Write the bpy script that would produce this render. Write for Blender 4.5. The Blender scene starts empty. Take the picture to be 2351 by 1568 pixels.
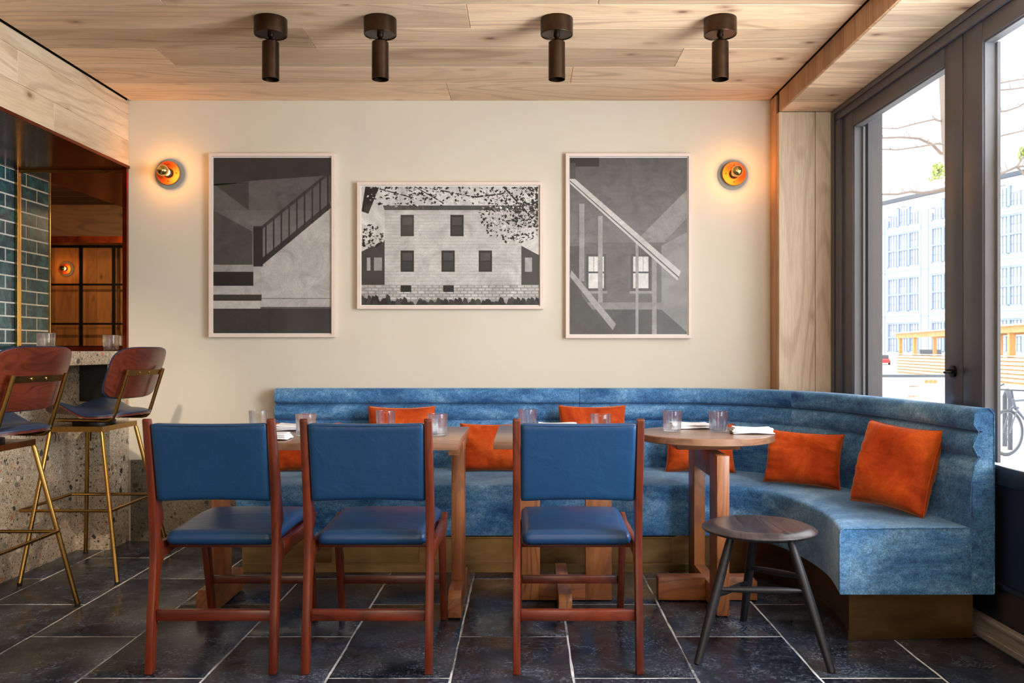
import bpy, bmesh, math, random
from mathutils import Vector, Matrix, noise as mnoise

SC = bpy.context.scene
COL = SC.collection
# ------------------------------------------------------------------ camera, world, lights, exposure
F, VX, VY, CH = 1950.0, 1207.0, 803.0, 1.10
cam_d = bpy.data.cameras.new('camera')
cam_d.sensor_width = 36.0
cam_d.lens = F / 2351 * 36.0
cam_d.shift_x = -(VX - 1175.5) / 2351
cam_d.shift_y = (VY - 784) / 2351
cam_d.clip_end = 400
cam = bpy.data.objects.new('camera', cam_d)
cam.location = (0, 0, CH)
cam.rotation_euler = (math.radians(90), 0, 0)
COL.objects.link(cam)
SC.camera = cam
SC.view_settings.view_transform = 'Standard'
SC.view_settings.look = 'None'
SC.view_settings.gamma = 1.0
SC.view_settings.use_curve_mapping = False
SC.view_settings.exposure = 0.14

world = bpy.data.worlds.new('world')
SC.world = world
world.use_nodes = True
wn = world.node_tree
wn.nodes['Background'].inputs[0].default_value = (0.985, 0.99, 1.0, 1)
wn.nodes['Background'].inputs[1].default_value = 3.2
try:
    SC.cycles.max_bounces = 10
    SC.cycles.transparent_max_bounces = 16
    SC.cycles.caustics_reflective = False
    SC.cycles.caustics_refractive = False
    SC.cycles.sample_clamp_indirect = 6.0
except Exception:
    pass


def area(name, loc, rot, sx, sy, power, color, spread=180):
    l = bpy.data.lights.new(name, 'AREA')
    l.shape = 'RECTANGLE'; l.size = sx; l.size_y = sy
    l.energy = power; l.color = color
    l.spread = math.radians(spread)
    o = bpy.data.objects.new(name, l)
    o.location = loc; o.rotation_euler = rot
    COL.objects.link(o)
    return o


R90 = math.pi / 2
# daylight through the run of street windows that continues on the right, behind the camera
area('daylight_side_windows', (1.70, 2.25, 1.55), (0, R90 + 0.28, 0), 1.6, 1.2, 140, (0.84, 0.92, 1.0))
p_ = area('window_portal', (2.05, 3.2, 1.5), (0, R90, 0), 1.7, 2.6, 1, (1, 1, 1))
p_.data.cycles.is_portal = True
# added warm fill behind the camera, inside the closed rear wall
area('warm_front_fill', (-0.5, -2.9, 1.0), (R90 + 0.25, 0, 0), 1.8, 1.15, 48, (1.0, 0.82, 0.64))
# warm spots: downlights out of frame above, and added fill lamps
def spot(name, loc, target, power, color, ang, blend=0.8, rad=0.04):
    l = bpy.data.lights.new(name, 'SPOT')
    l.energy = power; l.color = color; l.spot_size = math.radians(ang); l.spot_blend = blend
    l.shadow_soft_size = rad
    o = bpy.data.objects.new(name, l)
    o.location = loc
    d = Vector(target) - Vector(loc)
    o.rotation_euler = d.to_track_quat('-Z', 'Y').to_euler()
    COL.objects.link(o)
WARM = (1.0, 0.72, 0.45)
spot('bar_downlight', (-1.5, 2.6, 2.45), (-2.48, 4.05, 0.55), 190, (1.0, 0.80, 0.60), 60)
spot('room_downlight', (0.2, 0.6, 2.50), (-0.7, 3.4, 0.5), 40, (1.0, 0.85, 0.70), 90)
spot('left_warm_fill', (-1.3, 1.3, 2.45), (-1.9, 3.6, 1.0), 22, (1.0, 0.78, 0.55), 80, 0.9, 0.3)  # added warm fill towards the left side, no known fixture

spot('bar_room_fill', (-4.6, 1.0, 2.15), (-5.3, -0.5, 1.3), 75, (1.0, 0.66, 0.36), 110)  # added to brighten the rear bar boards in the mirror

spot('bar_beam_fill', (-4.4, 3.6, 2.1), (-4.4, 1.2, 2.35), 130, (1.0, 0.66, 0.36), 100)  # added fill that lifts the bar beam out of black

# ------------------------------------------------------------------ helpers
def P(px, py, Y):
    return ((px - VX) / F * Y, Y, CH - (py - VY) / F * Y)


def lin(c):
    return tuple(((v / 255.0) / 12.92 if v / 255.0 <= 0.04045 else ((v / 255.0 + 0.055) / 1.055) ** 2.4) for v in c)


class MB:
    def __init__(self):
        self.v = []; self.f = []; self.c = []

    def add(self, verts, faces, col=None):
        o = len(self.v)
        self.v += [tuple(p) for p in verts]
        for f in faces:
            self.f.append(tuple(i + o for i in f)); self.c.append(col)
        return self

    def box(self, x0, x1, y0, y1, z0, z1):
        return self.add([(x0, y0, z0), (x1, y0, z0), (x1, y1, z0), (x0, y1, z0), (x0, y0, z1), (x1, y0, z1), (x1, y1, z1), (x0, y1, z1)],
                        [(0, 3, 2, 1), (4, 5, 6, 7), (0, 1, 5, 4), (1, 2, 6, 5), (2, 3, 7, 6), (3, 0, 4, 7)])

    def prism(self, poly, a0, a1, axis='x'):
        """poly of 2D points extruded along axis; x:(y,z) y:(x,z) z:(x,y)"""
        def mk(p, a):
            return {'x': (a, p[0], p[1]), 'y': (p[0], a, p[1]), 'z': (p[0], p[1], a)}[axis]
        n = len(poly)
        vs = [mk(p, a0) for p in poly] + [mk(p, a1) for p in poly]
        fs = [tuple(range(n)), tuple(range(2 * n - 1, n - 1, -1))]
        for i in range(n):
            j = (i + 1) % n
            fs.append((i, i + n, j + n, j))
        return self.add(vs, fs)

    def tube(self, pts, r, seg=12, caps=True, smooth_n=0):
        pts = [Vector(p) for p in pts]
        n = len(pts)
        rs = r if isinstance(r, (list, tuple)) else [r] * n
        up = None
        rings = []
        for i, p in enumerate(pts):
            d = (pts[min(i + 1, n - 1)] - pts[max(i - 1, 0)]).normalized()
            if up is None:
                a = Vector((0, 0, 1)) if abs(d.z) < 0.9 else Vector((1, 0, 0))
                up = (a - d * a.dot(d)).normalized()
            else:
                up = (up - d * up.dot(d)).normalized()
            s = d.cross(up)
            rings.append([p + (up * math.cos(t) + s * math.sin(t)) * rs[i] for t in [2 * math.pi * k / seg for k in range(seg)]])
        vs = [q for ring in rings for q in ring]
        fs = []
        for i in range(n - 1):
            for k in range(seg):
                k2 = (k + 1) % seg
                fs.append((i * seg + k, i * seg + k2, (i + 1) * seg + k2, (i + 1) * seg + k))
        if caps:
            fs.append(tuple(range(seg - 1, -1, -1)))
            fs.append(tuple((n - 1) * seg + k for k in range(seg)))
        return self.add(vs, fs)

    def lathe(self, prof, c=(0, 0, 0), axis=(0, 0, 1), seg=32, closed=False):
        """prof: list of (radius, height) along axis"""
        ax = Vector(axis).normalized()
        a = Vector((1, 0, 0)) if abs(ax.x) < 0.9 else Vector((0, 1, 0))
        u = (a - ax * a.dot(ax)).normalized(); w = ax.cross(u); c = Vector(c)
        vs = []; fs = []
        n = len(prof)
        idx = []
        for (r, h) in prof:
            if r < 1e-6:
                idx.append([len(vs)] * seg); vs.append(c + ax * h)
            else:
                idx.append(list(range(len(vs), len(vs) + seg)))
                for k in range(seg):
                    t = 2 * math.pi * k / seg
                    vs.append(c + ax * h + (u * math.cos(t) + w * math.sin(t)) * r)
        rng = range(n) if closed else range(n - 1)
        for i in rng:
            A = idx[i]; B = idx[(i + 1) % n]
            for k in range(seg):
                k2 = (k + 1) % seg
                q = []
                for m in (A[k], A[k2], B[k2], B[k]):
                    if m not in q:
                        q.append(m)
                if len(q) >= 3:
                    fs.append(tuple(q))
        return self.add(vs, fs)

    def soft(self, hx, hy, hz, r, nx=10, ny=10, nz=3, fn=None, c=(0, 0, 0)):
        """rounded box on a fine grid, then optional displacement fn(p,u,v,w)->p"""
        ids = {}
        vs = []; fs = []

        def vid(i, j, k):
            key = (i, j, k)
            if key not in ids:
                u = -1 + 2 * i / nx; v = -1 + 2 * j / ny; w = -1 + 2 * k / nz
                p = Vector((u * hx, v * hy, w * hz))
                q = Vector((max(-(hx - r), min(hx - r, p.x)), max(-(hy - r), min(hy - r, p.y)), max(-(hz - r), min(hz - r, p.z))))
                d = p - q
                if d.length > 1e-9:
                    m = max(abs(d.x), abs(d.y), abs(d.z))
                    p = q + d.normalized() * m
                if fn:
                    p = Vector(fn(p, u, v, w))
                ids[key] = len(vs); vs.append(p + Vector(c))
            return ids[key]
        for i in range(nx):
            for j in range(ny):
                fs.append((vid(i, j, nz), vid(i + 1, j, nz), vid(i + 1, j + 1, nz), vid(i, j + 1, nz)))
                fs.append((vid(i, j, 0), vid(i, j + 1, 0), vid(i + 1, j + 1, 0), vid(i + 1, j, 0)))
        for i in range(nx):
            for k in range(nz):
                fs.append((vid(i, 0, k), vid(i + 1, 0, k), vid(i + 1, 0, k + 1), vid(i, 0, k + 1)))
                fs.append((vid(i, ny, k), vid(i, ny, k + 1), vid(i + 1, ny, k + 1), vid(i + 1, ny, k)))
        for j in range(ny):
            for k in range(nz):
                fs.append((vid(0, j, k), vid(0, j, k + 1), vid(0, j + 1, k + 1), vid(0, j + 1, k)))
                fs.append((vid(nx, j, k), vid(nx, j + 1, k), vid(nx, j + 1, k + 1), vid(nx, j, k + 1)))
        return self.add(vs, fs)

    def sheet(self, hu, hv, ex, top, bot, rings=8, seg=48):
        """superellipse-outlined lens between top(u,v) and bot(u,v)"""
        def uv(rr, t):
            c, s = math.cos(t), math.sin(t)
            return (hu * rr * math.copysign(abs(c) ** (2 / ex), c), hv * rr * math.copysign(abs(s) ** (2 / ex), s))
        vs = [top(0, 0, 0)]
        for i in range(1, rings + 1):
            for k in range(seg):
                u, v = uv(i / rings, 2 * math.pi * k / seg); vs.append(top(u, v, i / rings))
        nb = len(vs)
        vs.append(bot(0, 0, 0))
        for i in range(1, rings + 1):
            for k in range(seg):
                u, v = uv(i / rings, 2 * math.pi * k / seg); vs.append(bot(u, v, i / rings))
        fs = []
        for b, flip in ((0, False), (nb, True)):
            for k in range(seg):
                k2 = (k + 1) % seg
                t = (b, b + 1 + k, b + 1 + k2)
                fs.append(t[::-1] if flip else t)
                for i in range(rings - 1):
                    q = (b + 1 + i * seg + k, b + 1 + (i + 1) * seg + k, b + 1 + (i + 1) * seg + k2, b + 1 + i * seg + k2)
                    fs.append(q[::-1] if flip else q)
        for k in range(seg):
            k2 = (k + 1) % seg
            a = 1 + (rings - 1) * seg
            fs.append((a + k, nb + a + k, nb + a + k2, a + k2))
        return self.add(vs, fs)

    def map(self, fn):
        self.v = [tuple(fn(*p)) for p in self.v]
        return self

    def build(self, name, mat, parent=None, bevel=0, seg=2, smooth=None, subsurf=0, world=True):
        me = bpy.data.meshes.new(name)
        vs = self.v
        if parent is not None and world:
            L = wloc(parent)
            vs = [(p[0] - L[0], p[1] - L[1], p[2] - L[2]) for p in vs]
        me.from_pydata(vs, [], self.f)
        if any(c is not None for c in self.c):
            at = me.color_attributes.new('Col', 'FLOAT_COLOR', 'CORNER')
            li = 0
            for fi, f in enumerate(self.f):
                c = self.c[fi] or (0.5, 0.5, 0.5)
                for _ in f:
                    at.data[li].color = (c[0], c[1], c[2], 1); li += 1
        bm = bmesh.new(); bm.from_mesh(me)
        if all(c is None for c in self.c):
            bmesh.ops.recalc_face_normals(bm, faces=bm.faces)
        if bevel > 0:
            es = [e for e in bm.edges if len(e.link_faces) == 2 and e.calc_face_angle(0) > 0.5]
            bmesh.ops.bevel(bm, geom=es, offset=bevel, segments=seg, affect='EDGES', profile=0.5, clamp_overlap=True)
        bm.to_mesh(me); bm.free()
        sm = smooth if smooth is not None else (35 if bevel > 0 and seg > 1 else None)
        if sm:
            me.shade_smooth()
            if sm < 180:
                me.set_sharp_from_angle(angle=math.radians(sm))
        me.materials.append(mat)
        o = bpy.data.objects.new(name, me)
        COL.objects.link(o)
        if parent is not None:
            o.parent = parent
        if subsurf:
            m = o.modifiers.new('sub', 'SUBSURF'); m.levels = subsurf; m.render_levels = subsurf
        return o


def wloc(o):
    L = Vector(o.location)
    while o.parent is not None:
        o = o.parent; L += Vector(o.location)
    return L


def tag(o, label=None, cat=None, group=None, kind=None):
    if label: o['label'] = label
    if cat: o['category'] = cat
    if group: o['group'] = group
    if kind: o['kind'] = kind
    return o


def thing(name, label, cat, loc=(0, 0, 0), group=None, rz=0):
    o = bpy.data.objects.new(name, None)
    o.empty_display_size = 0.1
    COL.objects.link(o)
    o.location = loc; o.rotation_euler = (0, 0, rz)
    return tag(o, label, cat, group)


def struct(o):
    o['kind'] = 'structure'
    return o


def copy_tree(o, parent=None):
    c = o.copy(); COL.objects.link(c); c.parent = parent
    for ch in [x for x in SRC_CHILDREN.get(o.name, [])]:
        copy_tree(ch, c)
    return c


SRC_CHILDREN = {}


def freeze(root):
    """remember children of a prototype so that it can be copied"""
    def rec(o):
        ks = list(o.children)
        SRC_CHILDREN[o.name] = ks
        for k in ks:
            rec(k)
    rec(root)


# ------------------------------------------------------------------ materials
class NT:
    def __init__(self, name):
        self.m = bpy.data.materials.new(name); self.m.use_nodes = True
        self.t = self.m.node_tree; self.t.nodes.clear()
        self.out = self.t.nodes.new('ShaderNodeOutputMaterial')
        self.b = self.t.nodes.new('ShaderNodeBsdfPrincipled')
        self.t.links.new(self.b.outputs[0], self.out.inputs[0])

    def n(self, typ, **kw):
        nd = self.t.nodes.new(typ)
        for k, v in kw.items():
            if k.startswith('i_'):
                key = k[2:]
                key = int(key) if key.isdigit() else key.replace('_', ' ')
                nd.inputs[key].default_value = v
            else:
                setattr(nd, k, v)
        return nd

    def l(self, a, b):
        self.t.links.new(a, b)

    def setp(self, **kw):
        for k, v in kw.items():
            self.b.inputs[k.replace('_', ' ')].default_value = v

    def coords(self, scale=(1, 1, 1), rand=0.0, kind='Object'):
        tc = self.n('ShaderNodeTexCoord')
        src = tc.outputs[kind]
        if rand:
            oi = self.n('ShaderNodeObjectInfo')
            cx = self.n('ShaderNodeCombineXYZ')
            for i, m_ in enumerate((rand, rand * 1.7, rand * 2.3)):
                mm = self.n('ShaderNodeMath', operation='MULTIPLY'); mm.inputs[1].default_value = m_
                self.l(oi.outputs['Random'], mm.inputs[0]); self.l(mm.outputs[0], cx.inputs[i])
            va = self.n('ShaderNodeVectorMath', operation='ADD')
            self.l(src, va.inputs[0]); self.l(cx.outputs[0], va.inputs[1]); src = va.outputs[0]
        mp = self.n('ShaderNodeMapping'); mp.inputs['Scale'].default_value = scale
        self.l(src, mp.inputs['Vector'])
        return mp.outputs[0]

    def noise(self, vec, scale, detail=4, rough=0.55, dist=0.0):
        nd = self.n('ShaderNodeTexNoise'); nd.inputs['Scale'].default_value = scale
        nd.inputs['Detail'].default_value = detail; nd.inputs['Roughness'].default_value = rough
        nd.inputs['Distortion'].default_value = dist
        self.l(vec, nd.inputs['Vector'])
        return nd.outputs['Fac']

    def ramp(self, fac, stops, interp='LINEAR'):
        r = self.n('ShaderNodeValToRGB'); r.color_ramp.interpolation = interp
        el = r.color_ramp.elements
        while len(el) < len(stops):
            el.new(0.5)
        for e, (p, c) in zip(el, stops):
            e.position = p
            e.color = (c[0], c[1], c[2], 1) if not isinstance(c, (int, float)) else (c, c, c, 1)
        self.l(fac, r.inputs[0])
        return r.outputs[0]

    def mix(self, fac, a, b, mode='MIX'):
        m = self.n('ShaderNodeMix', data_type='RGBA', blend_type=mode)
        for s, v in ((m.inputs[0], fac), (m.inputs[6], a), (m.inputs[7], b)):
            if isinstance(v, (int, float)):
                s.default_value = v
            elif isinstance(v, (tuple, list)):
                s.default_value = (v[0], v[1], v[2], 1)
            else:
                self.l(v, s)
        return m.outputs[2]

    def bump(self, h, strength=0.2, dist=0.01):
        b = self.n('ShaderNodeBump'); b.inputs['Strength'].default_value = strength; b.inputs['Distance'].default_value = dist
        self.l(h, b.inputs['Height']); self.l(b.outputs[0], self.b.inputs['Normal'])


def plain(name, rgb, rough=0.5, metal=0.0, **kw):
    m = NT(name)
    c = lin(rgb)
    v = m.coords((1, 1, 1))
    nz = m.noise(v, 14, 4)
    cc = m.mix(nz, tuple(x * 0.9 for x in c), tuple(min(1, x * 1.08) for x in c))
    m.l(cc, m.b.inputs['Base Color'])
    m.setp(Roughness=rough, Metallic=metal, **kw)
    return m.m


def wood(name, light, mid, dark, axis='x', rough=0.45, fine=1.0, knots=False, rand=9.0, var=0.25, coat=0.0, cath=0.45):
    m = NT(name)
    ax = 'xyz'.index(axis)
    sc = [1.0, 1.0, 1.0]; sc[ax] = 0.07
    v = m.coords(tuple(sc), rand)
    sc[ax] = 0.16
    vr_ = m.coords(tuple(sc), rand)
    big = m.noise(v, 5 * fine, 3, 0.5, 0.4)
    cn = m.noise(vr_, 3.4 * fine, 1.5, 0.4, 0.15)
    mu = m.n('ShaderNodeMath', operation='MULTIPLY'); m.l(cn, mu.inputs[0]); mu.inputs[1].default_value = 80.0
    si = m.n('ShaderNodeMath', operation='SINE'); m.l(mu.outputs[0], si.inputs[0])
    fib = m.noise(v, 110 * fine, 5, 0.6)
    base = m.ramp(big, [(0.3, lin(mid)), (0.62, lin(light))])
    ring = m.ramp(si.outputs[0], [(0.35, 0.0), (0.95, 1.0)])
    brk = m.ramp(m.noise(v, 7 * fine, 3), [(0.35, 0.25), (0.65, 1.0)])
    rb = m.n('ShaderNodeMath', operation='MULTIPLY'); m.l(ring, rb.inputs[0]); m.l(brk, rb.inputs[1]); ring = rb.outputs[0]
    rm = m.n('ShaderNodeMath', operation='MULTIPLY'); m.l(ring, rm.inputs[0]); rm.inputs[1].default_value = cath
    c = m.mix(rm.outputs[0], base, lin(dark))
    fr = m.ramp(fib, [(0.35, 0.88), (0.6, 1.04)])
    c = m.mix(1.0, c, fr, 'MULTIPLY')
    if knots:
        s2 = [6.0, 6.0, 6.0]; s2[ax] = 3.4
        v2 = m.coords(tuple(s2), rand)
        vo = m.n('ShaderNodeTexVoronoi'); vo.inputs['Scale'].default_value = 1.0
        m.l(v2, vo.inputs['Vector'])
        kn = m.ramp(vo.outputs['Distance'], [(0.045, 1.0), (0.085, 0.0)])
        c = m.mix(kn, c, tuple(x * 0.45 for x in lin(dark)))
        halo = m.ramp(vo.outputs['Distance'], [(0.08, 0.55), (0.20, 0.0)])
        c = m.mix(halo, c, lin(dark))
    oi = m.n('ShaderNodeObjectInfo')
    vr = m.ramp(oi.outputs['Random'], [(0.0, 1.0 - var), (1.0, 1.0 + var * 0.35)])
    c = m.mix(1.0, c, vr, 'MULTIPLY')
    m.l(c, m.b.inputs['Base Color'])
    m.setp(Roughness=rough)
    if coat:
        m.b.inputs['Coat Weight'].default_value = coat; m.b.inputs['Coat Roughness'].default_value = 0.2
    m.bump(fib, 0.08, 0.004)
    return m.m


M = {}
PL, PM, PD = (238, 204, 166), (222, 182, 142), (156, 112, 88)
M['pine_x'] = wood('pale larch boards', PL, PM, PD, 'x', 0.5, 1.0, True, 9, 0.34)
M['pine_y'] = wood('pale larch cladding', (226, 204, 172), (210, 182, 148), (160, 122, 88), 'y', 0.5, 1.0, True, 9, 0.12)
M['pine_z'] = wood('pale larch lining', (228, 206, 176), (214, 188, 156), (176, 140, 106), 'z', 0.5, 1.0, True, 9, 0.12)
M['pine_edge'] = wood('larch beam edge', (190, 142, 98), (168, 120, 78), (120, 78, 46), 'z', 0.5, 1.3, False, 9, 0.15)
M['teak_z'] = wood('polished red brown wood uprights', (110, 40, 14), (74, 23, 8), (32, 9, 4), 'z', 0.30, 2.2, False, 5, 0.15, 0.15, 0.45)
M['teak_x'] = wood('polished red brown wood rails', (110, 40, 14), (74, 23, 8), (32, 9, 4), 'x', 0.30, 2.2, False, 5, 0.15, 0.15, 0.45)
M['teak_y'] = wood('polished red brown wood side rails', (110, 40, 14), (74, 23, 8), (32, 9, 4), 'y', 0.30, 2.2, False, 5, 0.15, 0.15, 0.45)
WL, WM, WD = (160, 98, 56), (124, 72, 38), (62, 32, 16)
M['walnut_x'] = wood('walnut top', (150, 110, 84), (126, 90, 66), (88, 58, 40), 'x', 0.28, 2.0, False, 5, 0.1, 0.2, 0.45)  # paler and greyer than the posts: sheen put into the colour
M['walnut_z'] = wood('walnut posts', WL, WM, WD, 'z', 0.38, 2.0, False, 5, 0.15, 0.0, 0.5)
M['walnut_y'] = wood('walnut sled', WL, WM, WD, 'y', 0.38, 2.0, False, 5, 0.15, 0.0, 0.5)
M['walnut_b'] = wood('walnut cross bar', WL, WM, WD, 'x', 0.38, 2.0, False, 5, 0.15, 0.0, 0.5)
M['rosewood'] = wood('moulded rosewood veneer', (104, 44, 24), (76, 30, 16), (40, 14, 8), 'y', 0.3, 3.0, False, 5, 0.1, 0.3, 0.5)
M['ebony_z'] = wood('black stained ash legs', (36, 35, 38), (24, 23, 26), (10, 10, 11), 'z', 0.42, 3.0, False, 5, 0.1, 0.0, 0.6)
M['ebony_x'] = wood('black stained ash rungs', (36, 35, 38), (24, 23, 26), (10, 10, 11), 'x', 0.42, 3.0, False, 5, 0.1, 0.0, 0.6)
M['ebony_seat'] = wood('black stained ash seat', (62, 54, 54), (40, 35, 36), (16, 14, 15), 'y', 0.3, 3.0, False, 5, 0.1, 0.15, 0.8)
M['shed_wood'] = wood('orange pine posts', (226, 178, 110), (206, 150, 86), (160, 104, 56), 'z', 0.6, 1.0, False, 5, 0.1)
M['slat_wood'] = wood('weathered slats', (226, 206, 184), (204, 176, 148), (150, 108, 80), 'y', 0.6, 1.0, False, 5, 0.1)


def mk_plaster():
    m = NT('cream plaster')
    v = m.coords((1, 1, 1))
    a = m.noise(v, 1.6, 4, 0.6); b = m.noise(v, 60, 3)
    c = m.mix(a, lin((206, 196, 177)), lin((216, 208, 190)))
    m.l(c, m.b.inputs['Base Color']); m.setp(Roughness=0.75)
    m.bump(b, 0.05, 0.002)
    return m.m
M['plaster'] = mk_plaster()


def mk_velvet(name, c1, c2, c3, stretch=(0.55, 0.55, 1.5), speck=0.5, sheen=0.6, tint=(0.6, 0.8, 1.0)):
    m = NT(name)
    v = m.coords(stretch, 3.0)
    a = m.noise(v, 5.5, 6, 0.65, 0.5)
    v2 = m.coords((1, 1, 1), 3.0)
    b = m.noise(v2, 170, 3, 0.7)
    b2 = m.noise(v2, 45, 4, 0.7)
    c = m.ramp(a, [(0.32, lin(c1)), (0.5, lin(c2)), (0.68, lin(c3))])
    s = m.ramp(b, [(0.3, 1.0 - speck), (0.7, 1.0 + speck * 0.5)])
    s2 = m.ramp(b2, [(0.3, 1.0 - speck * 0.6), (0.7, 1.0 + speck * 0.4)])
    c = m.mix(1.0, c, s, 'MULTIPLY'); c = m.mix(1.0, c, s2, 'MULTIPLY')
    m.l(c, m.b.inputs['Base Color'])
    m.setp(Roughness=0.75, Sheen_Weight=sheen, Sheen_Roughness=0.35)
    m.b.inputs['Sheen Tint'].default_value = (*tint, 1)
    m.b.inputs['Specular IOR Level'].default_value = 0.2
    m.bump(b2, 0.25, 0.004)
    return m.m
M['velvet'] = mk_velvet('blue velvet', (38, 82, 136), (84, 138, 188), (138, 186, 226), (0.5, 0.5, 1.3), 0.6, 0.5)
M['rust'] = mk_velvet('orange velvet', (158, 46, 10), (192, 70, 14), (224, 98, 28), (1, 1, 1), 0.14, 0.5, (1.0, 0.6, 0.3))


def mk_leather(name, c1, c2):
    m = NT(name)
    v = m.coords((1, 1, 1), 3.0)
    a = m.noise(v, 6, 4); b = m.noise(v, 240, 2, 0.6)
    vo = m.n('ShaderNodeTexVoronoi', feature='DISTANCE_TO_EDGE'); vo.inputs['Scale'].default_value = 260
    m.l(v, vo.inputs['Vector'])
    c = m.mix(a, lin(c1), lin(c2))
    m.l(c, m.b.inputs['Base Color']); m.setp(Roughness=0.36)
    w = m.noise(v, 14, 3, 0.5, 0.6)
    ad = m.n('ShaderNodeMath', operation='MULTIPLY_ADD'); ad.inputs[1].default_value = 0.15
    m.l(vo.outputs['Distance'], ad.inputs[0]); m.l(w, ad.inputs[2])
    m.bump(ad.outputs[0], 0.22, 0.01)
    return m.m
M['leather'] = mk_leather('blue leather', (16, 54, 92), (24, 68, 108))
M['navy_leather'] = mk_leather('navy leather', (20, 34, 58), (27, 43, 70))


def mk_stone(name, base1, base2, chips, k=1.0, rough=0.4):
    m = NT(name)
    v = m.coords((1, 1, 1))
    n0 = m.noise(v, 7, 3, 0.6, 0.3)
    # warp
    nn = m.n('ShaderNodeTexNoise'); nn.inputs['Scale'].default_value = 11; nn.inputs['Detail'].default_value = 2
    m.l(v, nn.inputs['Vector'])
    wa = m.n('ShaderNodeVectorMath', operation='SCALE'); wa.inputs['Scale'].default_value = 0.045
    m.l(nn.outputs['Color'], wa.inputs[0])
    ad = m.n('ShaderNodeVectorMath', operation='ADD'); m.l(v, ad.inputs[0]); m.l(wa.outputs[0], ad.inputs[1])
    c = m.ramp(n0, [(0.35, lin(base1)), (0.65, lin(base2))])
    for sc, thr, keep in ((230, 0.44, 0.5), (120, 0.42, 0.42), (55, 0.40, 0.30), (22, 0.36, 0.20)):
        vo = m.n('ShaderNodeTexVoronoi'); vo.inputs['Scale'].default_value = sc
        m.l(ad.outputs[0], vo.inputs['Vector'])
        sp = m.n('ShaderNodeSeparateColor'); m.l(vo.outputs['Color'], sp.inputs[0])
        inside = m.ramp(vo.outputs['Distance'], [(thr - 0.03, 1.0), (thr + 0.03, 0.0)])
        pick = m.ramp(sp.outputs[0], [(keep - 0.005, 1.0), (keep + 0.005, 0.0)])
        mm = m.n('ShaderNodeMath', operation='MULTIPLY'); m.l(inside, mm.inputs[0]); m.l(pick, mm.inputs[1])
        n = len(chips)
        cc = m.ramp(sp.outputs[1], [(i / n, lin(ch)) for i, ch in enumerate(chips)], 'CONSTANT')
        c = m.mix(mm.outputs[0], c, cc)
    c = m.mix(1.0, c, (k, k, k), 'MULTIPLY')
    m.l(c, m.b.inputs['Base Color']); m.setp(Roughness=rough)
    return m.m
CH_ = [(64, 64, 58), (150, 140, 124), (44, 44, 42), (196, 184, 164), (120, 118, 108), (174, 118, 86), (90, 92, 84), (206, 196, 178), (140, 96, 70)]
M['terrazzo'] = mk_stone('breccia terrazzo', (168, 152, 130), (190, 174, 150), CH_)
M['terrazzo_dark'] = mk_stone('dark breccia terrazzo', (92, 84, 72), (110, 100, 86), [(50, 50, 46), (96, 90, 80), (36, 36, 34), (120, 112, 98), (78, 78, 70), (104, 84, 66)], 0.9, 0.35)


def mk_slate():
    m = NT('dark slate tile')
    v = m.coords((1, 1, 1), 5.0)
    a = m.noise(v, 3.0, 8, 0.62, 0.4); b = m.noise(v, 90, 6, 0.75); cl = m.noise(v, 7.5, 8, 0.75, 0.8)
    c = m.ramp(a, [(0.3, lin((16, 20, 27))), (0.55, lin((25, 31, 42))), (0.75, lin((40, 49, 66)))])
    sp = m.ramp(b, [(0.48, 0.0), (0.68, 0.75)])
    pa = m.ramp(cl, [(0.42, 0.0), (0.66, 1.0)])
    mm = m.n('ShaderNodeMath', operation='MULTIPLY'); m.l(sp, mm.inputs[0]); m.l(pa, mm.inputs[1])
    c = m.mix(mm.outputs[0], c, lin((150, 160, 182)))
    ch = m.ramp(m.noise(v, 5.5, 10, 0.8, 1.5), [(0.70, 0.0), (0.82, 0.4)])
    c = m.mix(ch, c, lin((150, 154, 164)))
    m.l(c, m.b.inputs['Base Color'])
    r = m.ramp(a, [(0.3, 0.18), (0.7, 0.42)]); m.l(r, m.b.inputs['Roughness'])
    ad = m.n('ShaderNodeMath', operation='MULTIPLY_ADD'); ad.inputs[1].default_value = 0.25
    m.l(b, ad.inputs[0]); m.l(a, ad.inputs[2])
    m.bump(ad.outputs[0], 0.10, 0.005)
    return m.m
M['slate'] = mk_slate()
def mk_grout():
    m = NT('pale grout')
    v = m.coords((1, 1, 1))
    c = m.ramp(m.noise(v, 2.6, 7, 0.75), [(0.38, lin((70, 70, 72))), (0.56, lin((205, 204, 202)))])
    m.l(c, m.b.inputs['Base Color']); m.setp(Roughness=0.85)
    return m.m
M['grout'] = mk_grout()
M['slate_plain'] = plain('slate floor beyond', (24, 26, 30), 0.35)


def mk_metal(name, c1, c2, rough, scale=6, stretch=(1, 1, 1), bump=0.0):
    m = NT(name)
    v = m.coords(stretch, 3.0)
    a = m.noise(v, scale, 5, 0.6)
    c = m.mix(m.ramp(a, [(0.3, 0.0), (0.7, 1.0)]), lin(c1), lin(c2))
    m.l(c, m.b.inputs['Base Color']); m.setp(Metallic=1.0)
    r = m.ramp(a, [(0.3, rough * 0.8), (0.7, rough * 1.25)]); m.l(r, m.b.inputs['Roughness'])
    return m.m
M['brass'] = mk_metal('satin brass', (150, 114, 58), (164, 126, 66), 0.27, 5)
M['brass_bright'] = mk_metal('bright brass', (196, 158, 84), (214, 176, 100), 0.2, 8)
M['brass_plate'] = mk_metal('aged brass sheet', (112, 86, 54), (156, 126, 86), 0.38, 4, (0.6, 0.6, 2.2))
M['bronze'] = mk_metal('dark bronze', (58, 44, 34), (78, 60, 46), 0.36, 10)
M['copper'] = mk_metal('spun copper', (104, 44, 22), (128, 58, 30), 0.36, 10)
M['copper_panel'] = mk_metal('polished copper sheet', (126, 50, 30), (140, 58, 34), 0.2, 1.5)
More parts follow.
